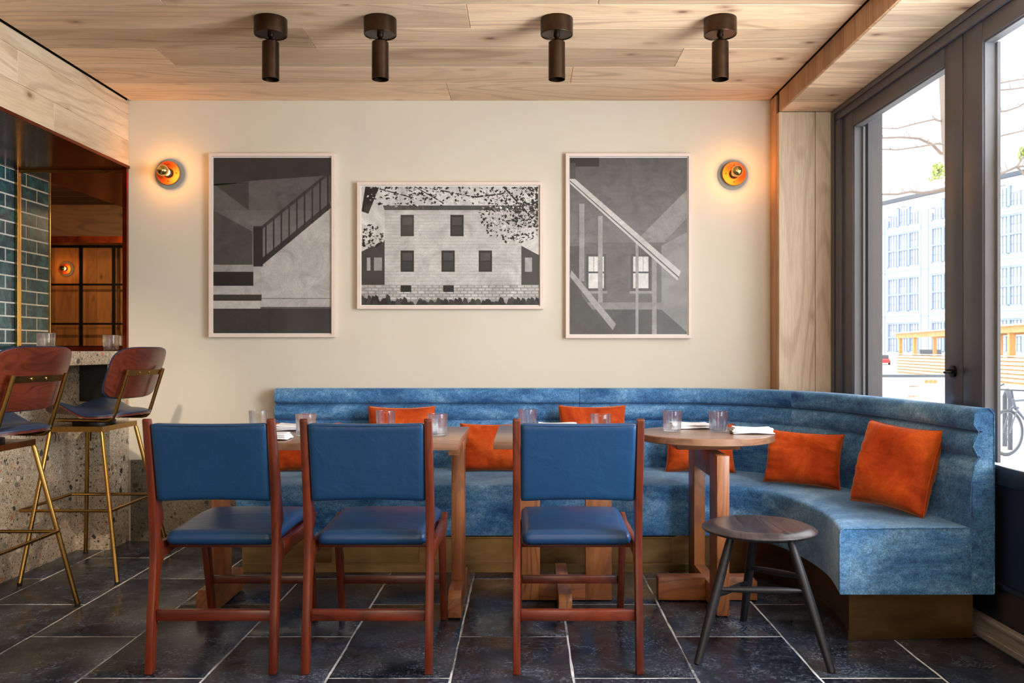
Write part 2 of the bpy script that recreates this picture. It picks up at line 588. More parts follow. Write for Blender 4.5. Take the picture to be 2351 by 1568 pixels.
M['gold_mirror'] = mk_metal('gold mirrored glass', (214, 186, 110), (222, 196, 122), 0.04, 4)
M['black_metal'] = plain('black steel', (18, 18, 19), 0.4, 0.6)
M['black'] = plain('matt black', (10, 10, 10), 0.6)
M['black_gloss'] = plain('black glossy panel', (16, 15, 13), 0.12)
M['steel_dark'] = plain('dark grey painted steel', (76, 77, 86), 0.34, 0.0)
M['bead'] = plain('grey glazing bead', (120, 120, 122), 0.5)
M['navy_paint'] = plain('navy black painted panel', (20, 24, 36), 0.35)
M['base_alu'] = wood('greyed oak skirting', (150, 144, 138), (124, 116, 110), (84, 78, 74), 'y', 0.5, 3.0, False, 0, 0.0)
M['stucco'] = plain('grey stucco', (112, 109, 110), 0.9)
M['napkin'] = plain('white cotton', (238, 238, 240), 0.85)
M['frame'] = plain('pale pink white lacquered frame', (226, 206, 194), 0.5)
M['mat_white'] = plain('white mount', (232, 228, 220), 0.8)
M['sconce_grey'] = plain('grey canopy', (170, 164, 150), 0.6)
M['rubber'] = plain('black rubber foot', (12, 12, 12), 0.7)
M['wire_r'] = plain('red wire', (150, 40, 30), 0.5)
M['wire_b'] = plain('blue wire', (30, 36, 80), 0.5)
M['bar_dark'] = wood('dark bar ceiling boards', (70, 38, 26), (56, 30, 20), (30, 16, 12), 'x', 0.5, 1.0, False, 5, 0.2)
M['bar_wall'] = wood('bar wall boards', (168, 118, 70), (140, 96, 56), (92, 58, 34), 'z', 0.5, 1.0, True, 5, 0.15)
M['bar_beam'] = wood('bar beam boards', (120, 86, 58), (100, 72, 48), (60, 42, 28), 'x', 0.5, 1.0, True, 5, 0.15)
M['facade'] = plain('white painted masonry', (236, 238, 242), 0.8)
M['facade_blue'] = plain('pale blue trim', (150, 168, 196), 0.7)
M['win_frame'] = plain('blue grey window frame', (150, 164, 188), 0.6)
M['win_glass'] = plain('dull window glass', (204, 208, 212), 0.6)
M['street'] = plain('pale street', (214, 214, 214), 0.9)
M['white_paint'] = plain('white painted boards', (240, 238, 236), 0.7)
M['bark'] = plain('grey brown bark', (140, 126, 116), 0.9)
M['leaf'] = plain('light green leaves', (176, 190, 110), 0.7)
M['bike_grey'] = plain('grey bicycle enamel', (104, 108, 118), 0.4, 0.3)
M['bike_tyre'] = plain('dark grey tyre', (84, 86, 92), 0.6)
M['car_red'] = plain('red car paint', (196, 60, 62), 0.3)
M['car_black'] = plain('black car paint', (60, 64, 72), 0.3)
M['orange_mark'] = plain('orange reflector', (240, 140, 80), 0.5)
M['curb'] = plain('dark strip', (90, 98, 106), 0.7)


def mk_tile_glaze():
    m = NT('teal glazed tile')
    v = m.coords((1, 1, 1), 6.0)
    a = m.noise(v, 14, 5, 0.6, 0.8)
    c = m.ramp(a, [(0.3, lin((6, 38, 50))), (0.5, lin((14, 66, 78))), (0.72, lin((50, 112, 112)))])
    m.l(c, m.b.inputs['Base Color']); m.setp(Roughness=0.16)
    m.b.inputs['Specular IOR Level'].default_value = 0.3
    m.bump(m.noise(v, 22, 3), 0.12, 0.004)
    return m.m
M['tile'] = mk_tile_glaze()
M['white_grout'] = plain('white grout', (226, 226, 214), 0.8)


def mk_glass():
    m = NT('clear drinking glass')
    m.t.nodes.remove(m.b)
    g = m.n('ShaderNodeBsdfGlass'); g.inputs['IOR'].default_value = 1.45; g.inputs['Roughness'].default_value = 0.0
    g.inputs['Color'].default_value = (0.98, 0.99, 0.99, 1)
    t = m.n('ShaderNodeBsdfTransparent')
    mx = m.n('ShaderNodeMixShader'); mx.inputs[0].default_value = 0.5
    m.l(g.outputs[0], mx.inputs[1]); m.l(t.outputs[0], mx.inputs[2]); m.l(mx.outputs[0], m.out.inputs[0])
    return m.m
M['glass'] = mk_glass()


def mk_pane(name='window glass', tint=(0.97, 0.98, 0.99), f0=0.02, f9=0.5):
    m = NT(name)
    m.t.nodes.remove(m.b)
    t = m.n('ShaderNodeBsdfTransparent'); t.inputs[0].default_value = (*tint, 1)
    g = m.n('ShaderNodeBsdfGlossy'); g.inputs['Roughness'].default_value = 0.0
    lw_ = m.n('ShaderNodeLayerWeight'); lw_.inputs['Blend'].default_value = 0.5
    pw = m.n('ShaderNodeMath', operation='POWER'); pw.inputs[1].default_value = 5.0; m.l(lw_.outputs['Facing'], pw.inputs[0])
    fr = m.n('ShaderNodeMath', operation='MULTIPLY_ADD'); fr.inputs[1].default_value = f9; fr.inputs[2].default_value = f0; m.l(pw.outputs[0], fr.inputs[0])
    mx = m.n('ShaderNodeMixShader')
    m.l(fr.outputs[0], mx.inputs[0]); m.l(t.outputs[0], mx.inputs[1]); m.l(g.outputs[0], mx.inputs[2]); m.l(mx.outputs[0], m.out.inputs[0])
    return m.m
M['pane'] = mk_pane()
M['art_glass'] = mk_pane('picture glass', (0.98, 0.98, 0.98), 0.006, 0.25)


def mk_mirror():
    m = NT('bronze tinted mirror')
    m.b.inputs['Base Color'].default_value = (*lin((214, 198, 176)), 1)
    m.setp(Metallic=1.0, Roughness=0.01)
    return m.m
M['mirror'] = mk_mirror()


def mk_print():
    m = NT('black and white photographic print')
    at = m.n('ShaderNodeVertexColor'); at.layer_name = 'Col'
    v = m.coords((1, 1, 1))
    a = m.ramp(m.noise(v, 9, 8, 0.7, 0.8), [(0.3, 0.62), (0.7, 1.18)])
    b = m.ramp(m.noise(v, 120, 4, 0.7), [(0.3, 0.86), (0.7, 1.1)])
    c = m.mix(1.0, at.outputs['Color'], a, 'MULTIPLY'); c = m.mix(1.0, c, b, 'MULTIPLY')
    m.l(c, m.b.inputs['Base Color']); m.setp(Roughness=0.5)
    return m.m
M['print'] = mk_print()


def mk_emit(name, col, strength):
    m = NT(name)
    m.b.inputs['Base Color'].default_value = (*col, 1)
    m.b.inputs['Emission Color'].default_value = (*col, 1)
    m.b.inputs['Emission Strength'].default_value = strength
    return m.m
M['bulb'] = mk_emit('glowing amber bulb glass', (1.0, 0.42, 0.09), 62)
M['bulb_bar'] = mk_emit('glowing amber bulb glass of the bar', (1.0, 0.42, 0.09), 70)

rnd = random.Random(4)
YW = 4.897           # back wall plane
ZC = 2.536           # ceiling
XL = -2.288          # left header face
XB = 1.408           # beam face
YP = 4.72            # pilaster face


def wx(y, d=0.0):
    return 1.70 + 0.018 * (4.72 - y) + d

# ------------------------------------------------------------------ floor
TP = 0.4125
X0 = -0.2524; Y0 = 3.259
fl = struct(MB().box(-6.3, 1.80, 1.35, 5.0, -0.05, -0.0012).build('floor', M['grout']))
jr = random.Random(11)


def slate_tile(x0, x1, y0, y1):
    g = 0.0031
    pts = []
    def edge(a, b, n):
        for i in range(n):
            t = i / n
            j = (jr.random() - 0.5) * 0.0045 if i else 0
            x = a[0] + (b[0] - a[0]) * t; y = a[1] + (b[1] - a[1]) * t
            dx, dy = b[0] - a[0], b[1] - a[1]
            L = math.hypot(dx, dy)
            pts.append((x - dy / L * j, y + dx / L * j))
    A, B, C, D = (x0 + g, y0 + g), (x1 - g, y0 + g), (x1 - g, y1 - g), (x0 + g, y1 - g)
    edge(A, B, 5); edge(B, C, 9); edge(C, D, 5); edge(D, A, 9)
    n = len(pts)
    cx = sum(p[0] for p in pts) / n; cy = sum(p[1] for p in pts) / n
    vs = [(p[0], p[1], -0.012) for p in pts] + [(p[0], p[1], -0.0015) for p in pts] + [(cx + (p[0] - cx) * (1 - 0.006 / (x1 - x0)), cy + (p[1] - cy) * (1 - 0.006 / (y1 - y0)), 0.0) for p in pts]
    fs = [tuple(2 * n + i for i in range(n))]
    for r in range(2):
        for i in range(n):
            j = (i + 1) % n
            fs.append((r * n + i, r * n + j, (r + 1) * n + j, (r + 1) * n + i))
    MB().add(vs, fs).build('tile', M['slate'], fl, smooth=30)

for k in range(-6, 5):
    x0 = X0 + TP * k; x1 = x0 + TP
    x0c = max(x0, -2.4765); x1c = min(x1, 1.745)
    if x1c - x0c < 0.05:
        continue
    off = 0 if k % 2 == 0 else 1
    js = [Y0 + TP * (off + 2 * j) for j in range(-4, 4)]
    for a, b in zip(js[:-1], js[1:]):
        a2 = max(a, 1.6); b2 = min(b, 4.895)
        if b2 - a2 > 0.03:
            slate_tile(x0c, x1c, a2, b2)
struct(MB().box(-6.3, 1.78, -3.2, 1.6, -0.05, -0.0005).build('floor_rear', M['slate_plain']))

# ------------------------------------------------------------------ ceiling boards
ce = struct(MB().box(-2.30, XB + 0.02, -3.2, YW + 0.02, ZC + 0.018, ZC + 0.06).build('ceiling', M['black']))


def board(name, mat, parent, x0, x1, y0, y1, z0, z1, b=0.002):
    return MB().box(x0, x1, y0, y1, z0, z1).build(name, mat, parent, bevel=b, seg=1)

cy = [YW, 4.575, 4.314, 4.05, 3.795, 3.535, 3.27, 3.01, 2.75, 2.49]
cj = {0: [-0.43], 1: [0.24], 2: [-1.768, 0.753], 3: [-1.0], 4: [-0.248], 5: [-1.5, 0.30], 6: [-0.7], 7: [0.6], 8: [-1.1]}
for r in range(9):
    xs = [-2.28] + cj[r] + [XB - 0.004]
    for a, b in zip(xs[:-1], xs[1:]):
        board('board', M['pine_x'], ce, a + 0.0006, b - 0.0006, cy[r + 1] + 0.0014, cy[r] - 0.0014, ZC, ZC + 0.018)
board('board', M['pine_x'], ce, -2.28, XB - 0.004, -3.2, 2.489, ZC, ZC + 0.018)

# beam on the right (drop soffit over the windows) and its boards
bm_ = struct(MB().box(XB + 0.012, 1.90, -3.2, YW, 2.4235 + 0.014, ZC + 0.05).build('trim_1', M['black']))
by = [4.72, 4.547, 4.283, 4.022, 3.762, 3.49, 3.235, 2.975, 2.715, 2.45]
for a, b in zip(by[:-1], by[1:]):
    board('board', M['pine_edge'], bm_, XB, XB + 0.012, b + 0.0008, a - 0.0008, 2.4235, ZC - 0.003)
    board('soffit_board', M['pine_x'], bm_, XB + 0.0125, 1.80, b + 0.0008, a - 0.0008, 2.4235, 2.4235 + 0.014)
board('board', M['pine_edge'], bm_, XB, XB + 0.012, -3.2, 2.449, 2.4235, ZC - 0.003)
board('soffit_board', M['pine_x'], bm_, XB + 0.0125, 1.80, -3.2, 2.449, 2.4235, 2.4235 + 0.014)

# pilaster in the corner
pil = struct(MB().box(XB + 0.014, 1.76, YP + 0.014, YW + 0.02, 0, 2.4235).build('trim_2', M['black']))
board('board', M['pine_z'], pil, XB + 0.0, 1.6085, YP, YP + 0.014, 0, 2.4225)
board('board', M['pine_z'], pil, 1.6105, 1.735, YP, YP + 0.014, 0, 2.4225)
board('edge_board', M['pine_edge'], pil, XB, XB + 0.013, YP + 0.015, YP + 0.05, 0, 2.4235)
board('edge_board', M['pine_edge'], pil, XB + 0.001, XB + 0.014, YP + 0.056, YW - 0.001, 0, ZC - 0.001)

# ------------------------------------------------------------------ back wall
struct(MB().box(XL - 0.01, 1.80, YW, YW + 0.12, 0, ZC + 0.02).build('wall_back', M['plaster']))
struct(MB().box(-2.27, XB, YW - 0.018, YW - 0.0005, 0, 0.467).build('baseboard_back', M['terrazzo_dark'], bevel=0.001, seg=1))

# rear closing walls of the room, behind the camera
struct(MB().box(-6.3, 2.0, -3.3, -3.2, 0, 2.6).build('wall_rear', M['plaster']))

# ------------------------------------------------------------------ left header over the bar opening
hd = struct(MB().box(-2.955, XL - 0.014, -3.2, 4.93, 2.152, ZC + 0.3).build('wall_left', M['black']))
hz = [(2.4545, ZC - 0.006, [4.366]), (2.302, 2.4535, [3.826]), (2.152, 2.301, [4.12, 2.9])]
for z0, z1, js in hz:
    ys = [YW - 0.001] + js + [2.2]
    for a, b in zip(ys[:-1], ys[1:]):
        board('board', M['pine_y'], hd, XL - 0.014, XL, b + 0.0006, a - 0.0006, z0, z1)
    board('board', M['pine_y'], hd, XL - 0.014, XL, -3.2, 2.199, z0, z1)
MB().box(-2.954, XL + 0.0, -3.2, 4.93, 2.144, 2.1515).build('soffit_panel', M['copper_panel'], hd, bevel=0.001, seg=1)
MB().box(XL + 0.0005, XL + 0.006, -3.2, YW - 0.001, 2.142, 2.158).build('edge_trim', M['copper'], hd)

# ------------------------------------------------------------------ bar: stone counter
ct = thing('bar_counter', 'speckled grey and beige stone bar counter with dark recess under its top', 'counter', (-2.45, 3.0, 0))
MB().box(-2.95, XL - 0.002, -0.4, 4.93, 1.02, 1.092).build('countertop', M['terrazzo'], ct, bevel=0.002, seg=1)
MB().box(-2.52, -2.478, -0.4, 4.93, 0.0, 1.0198).build('front_panel', M['terrazzo'], ct, bevel=0.001, seg=1)
# end pier with a square recess
pr = MB()
y0, y1 = 4.67, YW - 0.0005
pr.box(-2.4775, XL, y0, y1, 0.0, 0.815)
pr.box(XL - 0.012, XL, y0, y1, 0.8151, 1.0195)
pr.box(-2.4775, -2.470, y0, y1, 0.8151, 1.0195)
pr.build('end_pier', M['terrazzo'], ct)
MB().box(-2.4695, XL - 0.0125, y0 + 0.03, y0 + 0.045, 0.816, 1.0192).build('recess_panel', M['black_gloss'], ct)
MB().box(-2.42, XL - 0.1, y0 - 0.003, y0 - 0.0005, 0.60, 0.66).build('pier_shade_patch', M['bronze'], ct)  # dark piece standing in for shading on the stone
for i, (mt, dx) in enumerate((('wire_r', -0.02), ('wire_b', 0.01), ('black', 0.0))):
    MB().tube([(-2.475, 4.45 + dx, 0.69), (-2.465, 4.45 + dx * 1.5, 0.665), (-2.462, 4.45 + dx * 3, 0.645), (-2.46, 4.44 + dx * 3.5, 0.62)], 0.002, 6).build('loose_wire', M[mt], ct)

# mirror in the bar niche
mi = thing('bar_mirror', 'tall brass edged mirror at the end of the bar niche', 'mirror', (-2.6, 4.93, 1.1))
MB().box(-2.95, -2.335, 4.932, 4.938, 1.12, 2.13).build('mirror_glass', M['mirror'], mi, bevel=0.004, seg=1)
MB().box(-2.955, -2.9385, 4.915, 4.9315, 1.1, 2.1435).build('frame_stile', M['brass'], mi, bevel=0.001, seg=1)
MB().box(-2.334, -2.318, 4.915, 4.938, 1.1, 2.1435).build('frame_stile', M['brass_bright'], mi, bevel=0.001, seg=1)
MB().box(-2.938, -2.3345, 4.915, 4.938, 2.128, 2.1435).build('frame_rail', M['brass'], mi, bevel=0.001, seg=1)
MB().box(-2.938, -2.3345, 4.905, 4.938, 1.0935, 1.118).build('frame_rail', M['copper'], mi, bevel=0.001, seg=1)
MB().box(-2.3175, XL - 0.002, 4.88, 4.938, 1.093, 2.1435).build('corner_strip', M['copper'], mi, bevel=0.001, seg=1)
struct(MB().box(-6.3, XL, 4.94, 5.02, 0, 2.6).build('wall_niche', M['black']))

# tiled return of the bar wall
tw = struct(MB().box(-3.06, -2.9605, 4.592, 4.9395, 1.094, 2.1435).build('wall_bar', M['white_grout']))
MB().box(-3.06, -2.953, 4.583, 4.5915, 1.094, 2.1435).build('edge_trim', M['brass_bright'], tw)
ch = 0.0773
for r in range(14):
    z1 = 2.1435 - ch * r; z0 = max(z1 - ch, 1.094)
    if z1 - z0 < 0.02:
        continue
    ys = [4.9395, 4.83, 4.594] if r % 2 == 0 else [4.9395, 4.722, 4.594]
    for a, b in zip(ys[:-1], ys[1:]):
        MB().box(-2.9605, -2.9585, b + 0.0045, a - 0.0045, z0 + 0.0045, z1 - 0.0045).build('tile', M['tile'], tw, bevel=0.0015, seg=1)

# the bar room that the mirror shows
bc = struct(MB().box(-6.3, -2.956, -0.7, 4.95, ZC + 0.02, ZC + 0.06).build('ceiling_bar', M['black']))
for i in range(20):
    MB().box(-6.3, -2.957, -0.5 + i * 0.27, -0.5 + i * 0.27 + 0.262, ZC, ZC + 0.018).build('board', M['bar_dark'], bc)
bb = struct(MB().box(-6.3, -2.957, 1.272, 1.45, 2.225, ZC).build('trim_3', M['bar_beam']))
for i in range(3):
    MB().box(-6.3, -2.957, 1.26, 1.2715, 2.225 + i * 0.104, 2.225 + i * 0.104 + 0.102).build('board', M['bar_beam'], bb)
MB().box(-6.3, -2.957, 1.262, 1.45, 2.16, 2.2245).build('edge_trim', M['copper'], bb)
bw = struct(MB().box(-6.3, -3.0, -0.7, -0.575, 0, ZC).build('wall_bar_rear', M['black']))
for i in range(13):
    MB().box(-6.3 + i * 0.26, -6.3 + i * 0.26 + 0.257, -0.574, -0.555, 0, 2.5).build('board', M['bar_wall'], bw)
sd = thing('steel_grid_screen', 'black steel grid screen reflected in the bar mirror', 'screen', (-5.3, -0.3, 0))
g = MB()
for x in (-5.70, -5.32, -4.93, -4.55):
    g.box(x - 0.018, x + 0.018, -0.31, -0.29, 0, 2.36)
g.box(-5.74, -4.53, -0.315, -0.285, 2.32, 2.40)
g.box(-5.78, -5.70, -0.315, -0.285, 0, 2.40)
for z in (1.88, 1.41, 0.94, 0.47):
    g.box(-5.72, -4.53, -0.308, -0.292, z - 0.012, z + 0.012)
g.build('grid', M['black_metal'], sd)
struct(MB().box(-6.4, -6.3, -0.7, 5.0, 0, 2.6).build('wall_far_left', M['bar_wall']))
for i, (z, lab) in enumerate(((1.98, 'dark domed bowl on the upper bar shelf seen in the mirror'), (1.50, 'dark domed bowl on the lower bar shelf seen in the mirror'))):
    s = thing('wall_shelf', ('upper' if i == 0 else 'lower') + ' dark bar shelf with pale edge seen in the mirror', 'shelf', (-5.75, -0.1, z), 'bar shelves in the mirror')
    MB().box(-6.29, -5.72, -0.2, 0.1, z - 0.06, z).build('board', M['black'], s)
    MB().box(-6.29, -5.60, 0.1, 0.12, z - 0.012, z + 0.004).build('rail', M['bead'], s)
    tag(MB().lathe([(0.0, 0.15), (0.06, 0.14), (0.11, 0.10), (0.14, 0.04), (0.145, 0.001), (0, 0.001)], (-5.86, -0.05, z)).build('bowl', M['navy_paint'], smooth=60), lab, 'bowl', 'bowls on the bar shelves')

# ------------------------------------------------------------------ sconces
def sconce(name, x, z, y, d, label, bulb='bulb'):
    """d=-1: projects towards -Y (on the back wall), +1 the other way"""
    t = thing(name, label, 'wall lamp', (x, y, z), 'copper wall lamps with gilt bulbs')
    ax = (0, d, 0)
    MB().lathe([(0, 0), (0.086, 0), (0.086, 0.008), (0.0, 0.008)], (x, y, z), ax, 40).build('canopy', M['sconce_grey'], t, smooth=30)
    MB().lathe([(0.045, 0.0085), (0.05, 0.022), (0.066, 0.030), (0.069, 0.034), (0.067, 0.037), (0.058, 0.034), (0.04, 0.033), (0.0, 0.033)], (x, y, z), ax, 40).build('dish', M['copper'], t, smooth=40)
    MB().lathe([(0.027, 0.033), (0.027, 0.045), (0.022, 0.050), (0.020, 0.052), (0, 0.052)], (x, y, z), ax, 24).build('socket', M['black'], t, smooth=40)
    for k in range(4):
        a = k * R90
        sx, sz = 0.045 * math.cos(a), 0.045 * math.sin(a)
        MB().lathe([(0.004, 0.033), (0.004, 0.036), (0.0, 0.0375)], (x + sx, y, z + sz), ax, 8).build('screw', M['copper'], t, smooth=40)
    b = MB().lathe([(0.0, 0.052), (0.017, 0.0525), (0.0185, 0.060), (0.019, 0.072), (0.024, 0.082), (0.0295, 0.092), (0.0315, 0.101)], (x, y, z), ax, 28).build('bulb', M[bulb], t, smooth=80)
    MB().lathe([(0.0322, 0.0995), (0.0325, 0.104), (0.031, 0.114), (0.026, 0.124), (0.018, 0.131), (0.008, 0.1345), (0.0, 0.135)], (x, y, z), ax, 32).build('bulb_cap', M['gold_mirror'], t, smooth=80)
    return t
sconce('wall_sconce', -2.047, 2.112, YW - 0.0005, -1, 'copper wall lamp left of the staircase picture, glowing strongly')
sconce('wall_sconce', 1.193, 2.108, YW - 0.0005, -1, 'copper wall lamp between the right picture and the window corner')
sconce('wall_sconce', -5.63, 2.09, -0.5545, 1, 'copper wall lamp on the bar rear wall, seen in the mirror', 'bulb_bar')

# ------------------------------------------------------------------ pictures (generic monochrome prints)
G = lambda v: (v ** 2.2 * 1.0, v ** 2.2 * 0.96, v ** 2.2 * 0.90)


def picture(x0, x1, z0, z1, label, polys, group='monochrome pictures on the cream wall'):
    yf = YW - 0.037
    t = thing('framed_picture', label, 'picture', ((x0 + x1) / 2, YW, z0), group)
    w = 0.017
    fr = MB()
    fr.box(x0, x0 + w, yf, YW - 0.001, z0, z1); fr.box(x1 - w, x1, yf, YW - 0.001, z0, z1)
    fr.box(x0 + w, x1 - w, yf, YW - 0.001, z0, z0 + w); fr.box(x0 + w, x1 - w, yf, YW - 0.001, z1 - w, z1)
    fr.build('frame', M['frame'], t)
    MB().box(x0 + w, x1 - w, yf + 0.014, yf + 0.02, z0 + w, z1 - w).build('mount', M['mat_white'], t)
    m = 0.006
    a0, a1, b0, b1 = x0 + w + m, x1 - w - m, z0 + w + m, z1 - w - m
    pm = MB()
    yy = yf + 0.0135
    stp = min(0.00006, 0.0027 / len(polys))
    for i, (pts, gcol) in enumerate(polys):
        vs = [(a0 + (a1 - a0) * max(0, min(1, u)), yy - i * stp, b1 - (b1 - b0) * max(0, min(1, v))) for u, v in pts]
        if isinstance(gcol, tuple):
            col = [G(q) for q in gcol]
        pm.add(vs, [tuple(range(len(vs)))], G(gcol))
    pm.build('print', M['print'], t)
    MB().box(x0 + w, x1 - w, yf + 0.0085, yf + 0.0105, z0 + w, z1 - w).build('glazing', M['art_glass'], t)
    return t


def rect(a, b, c, d): return [(a, b), (c, b), (c, d), (a, d)]
def band(a, b, w, h=0.0):
    (x0, y0), (x1, y1) = a, b
    L = math.hypot(x1 - x0, y1 - y0); nx, ny = -(y1 - y0) / L * w / 2, (x1 - x0) / L * w / 2
    return [(x0 + nx, y0 + ny), (x1 + nx, y1 + ny), (x1 - nx, y1 - ny), (x0 - nx, y0 - ny)]
pr_ = random.Random(7)
# generic stair hall
p1 = [(rect(0, 0, 1, 1), 0.36), ([(0, 0), (1, 0), (1, 0.1), (0.35, 0.13), (0, 0.16)], 0.20), ([(0, 0.16), (0.3, 0.14), (0.3, 0.30), (0, 0.15)], 0.24)]
for i in range(10):
    p1.append((rect(0, 0.3 + i * 0.03, 0.9 - i * 0.04, 0.62), 0.40 + 0.010 * i))
p1 += [([(0.0, 0.30), (0.33, 0.42), (0.33, 0.62), (0.0, 0.62)], 0.30)]
p1 += [([(0.40, 0.62), (1.0, 0.25), (1.0, 0.85), (0.40, 0.85)], 0.74), (band((0.40, 0.405), (1.0, 0.08), 0.02), 0.22), (band((0.40, 0.60), (1.0, 0.27), 0.035), 0.20)]
for i in range(9):
    x = 0.44 + i * 0.066
    p1.append((rect(x, 0.385 - i * 0.036, x + 0.012, 0.59 - i * 0.036), 0.16))
p1 += [(rect(0.34, 0.39, 0.42, 0.62), 0.17), (rect(0.34, 0.62, 0.41, 0.82), 0.70), (rect(0, 0.61, 0.34, 0.65), 0.62), (rect(0, 0.65, 0.34, 0.73), 0.14), (rect(0, 0.73, 0.34, 0.78), 0.72),
       (rect(0, 0.78, 0.41, 0.815), 0.22), (rect(0, 0.815, 0.40, 0.865), 0.76), (rect(0, 0.86, 1, 1), 0.23), (rect(0.41, 0.80, 1, 0.805), 0.5)]
picture(-1.8144, -1.094, 1.172, 2.225, 'tall framed monochrome picture of a stair hall, left of the three', p1)
# generic clapboard house with trees
p2 = [(rect(0, 0, 1, 1), 0.86), (rect(0.13, 0.19, 0.90, 0.83), 0.80)]
for i in range(22):
    p2.append((rect(0.13, 0.21 + i * 0.028, 0.90, 0.2125 + i * 0.028), 0.66))
p2 += [([(0.12, 0.16), (0.91, 0.16), (0.90, 0.20), (0.13, 0.20)], 0.30)]
for (a, b) in ((0.22, 0.24), (0.50, 0.24), (0.22, 0.54), (0.45, 0.54), (0.66, 0.54)):
    p2.append((rect(a, b, a + 0.075, b + 0.18), 0.16)); p2.append((rect(a + 0.01, b + 0.02, a + 0.065, b + 0.085), 0.30)); p2.append((rect(a + 0.01, b + 0.095, a + 0.065, b + 0.165), 0.22))
p2 += [([(0, 0.55), (0.13, 0.45), (0.13, 0.84), (0, 0.84)], 0.25), (rect(0.03, 0.6, 0.05, 0.71), 0.7), (rect(0.07, 0.6, 0.115, 0.71), 0.6), ([(0.90, 0.50), (1, 0.58), (1, 0.84), (0.90, 0.84)], 0.28), (rect(0.92, 0.6, 0.96, 0.72), 0.66)]
p2 += [(rect(0.0, 0.83, 1, 1), 0.60)]
for r in range(5):
    for i in range(26):
        x = i * 0.04 + (0.02 if r % 2 else 0)
        p2.append((rect(x, 0.835 + r * 0.025, x + 0.034, 0.852 + r * 0.025), 0.72 + 0.12 * pr_.random()))
p2 += [(rect(0.22, 0.835, 0.28, 0.89), 0.12), (rect(0.46, 0.835, 0.52, 0.89), 0.12)]
for i in range(120):
    x = pr_.random(); h = 0.02 + 0.05 * pr_.random() * (1.6 if x < .15 else 1)
    p2.append(([(x - 0.02, 1), (x - 0.006, 1 - h), (x + 0.01, 1 - h * 0.8), (x + 0.02, 1)], 0.10 + 0.18 * pr_.random()))
for (a, b, w) in (((0.0, 0.22), (0.06, 0.0), 0.08), ((0.1, 0.02), (0.30, 0.10), 0.008), ((0.30, 0.0), (0.46, 0.14), 0.008), ((0.4, 0.02), (0.64, 0.09), 0.01), ((0.64, 0.09), (0.80, 0.06), 0.012), ((0.8, 0.0), (0.98, 0.3), 0.012)):
    p2.append((band(a, b, w), 0.12))
def leaves(n, cx, cy, rx, ry, dark):
    for i in range(n):
        a = pr_.random() * 6.283; r = pr_.random() ** 0.6
        x = cx + rx * r * math.cos(a); y = cy + ry * r * math.sin(a); s = 0.004 + 0.008 * pr_.random()
        th = pr_.random() * 3.14
        dx, dy = s * math.cos(th), s * math.sin(th) * 1.4
        x = max(0.012, min(0.988, x)); y = max(0.012, min(0.988, y))
        p2.append(([(x - dx, y - dy), (x + dy * .5, y - dx * .5), (x + dx, y + dy), (x - dy * .5, y + dx * .5)], 0.10 if pr_.random() < dark else 0.72 + 0.22 * pr_.random()))
leaves(750, 0.86, 0.22, 0.20, 0.26, 0.62); leaves(260, 0.97, 0.15, 0.10, 0.2, 0.8)
leaves(300, 0.28, 0.07, 0.26, 0.12, 0.55); leaves(160, 0.60, 0.06, 0.2, 0.10, 0.5); leaves(130, 0.05, 0.42, 0.08, 0.10, 0.6)
picture(-0.965, 0.0997, 1.334, 2.06, 'wide framed monochrome picture of a clapboard house behind trees', p2)
# generic empty room with slanted handrails
p3 = [(rect(0, 0, 1, 1), 0.44)]
for i in range(12):
    p3.append((rect(0, 0, 1, 0.48 - i * 0.04), 0.48 - i * 0.013))
p3 += [([(0.55, 0.48), (1.0, 0.18), (1.0, 0.34), (0.80, 0.48)], 0.56), (rect(0, 0.50, 0.78, 0.87), 0.42), ([(0.78, 0.5), (1, 0.42), (1, 1), (0.78, 0.86)], 0.56), (rect(0, 0.50, 0.10, 0.87), 0.34),
       (rect(0.1, 0.82, 0.78, 0.86), 0.55), ([(0, 0.86), (0.78, 0.86), (1, 0.99), (1, 1), (0, 1)], 0.34)]
for a in (0.14, 0.52):
    p3 += [(rect(a, 0.545, a + 0.17, 0.755), 0.34), (rect(a + 0.02, 0.56, a + 0.15, 0.74), 0.88), (rect(a + 0.02, 0.645, a + 0.15, 0.655), 0.3), (rect(a + 0.062, 0.56, a + 0.066, 0.645), 0.45), (rect(a + 0.104, 0.56, a + 0.108, 0.645), 0.45), (rect(a - 0.01, 0.755, a + 0.18, 0.77), 0.6)]
p3 += [(rect(0.08, 0.26, 0.125, 0.70), 0.62), (rect(0.24, 0.33, 0.28, 0.82), 0.62), (rect(0.70, 0.56, 0.74, 1.0), 0.60), (rect(0.56, 0.46, 0.585, 1.0), 0.64)]
p3 += [(band((-0.02, 0.12), (0.93, 0.67), 0.06), 0.80), (band((-0.02, 0.13), (0.93, 0.68), 0.008), 0.35), (band((0.0, 0.655), (0.38, 0.96), 0.045), 0.66), ([(0, 0.70), (0.36, 1.0), (0, 1)], 0.32),
       (rect(0.0, 0.0, 0.25, 0.05), 0.16), (rect(0.0, 0.03, 0.05, 0.12), 0.3)]
picture(0.2295, 0.9495, 1.1665, 2.2245, 'tall framed monochrome picture of an empty room with a slanted handrail, rightmost', p3)

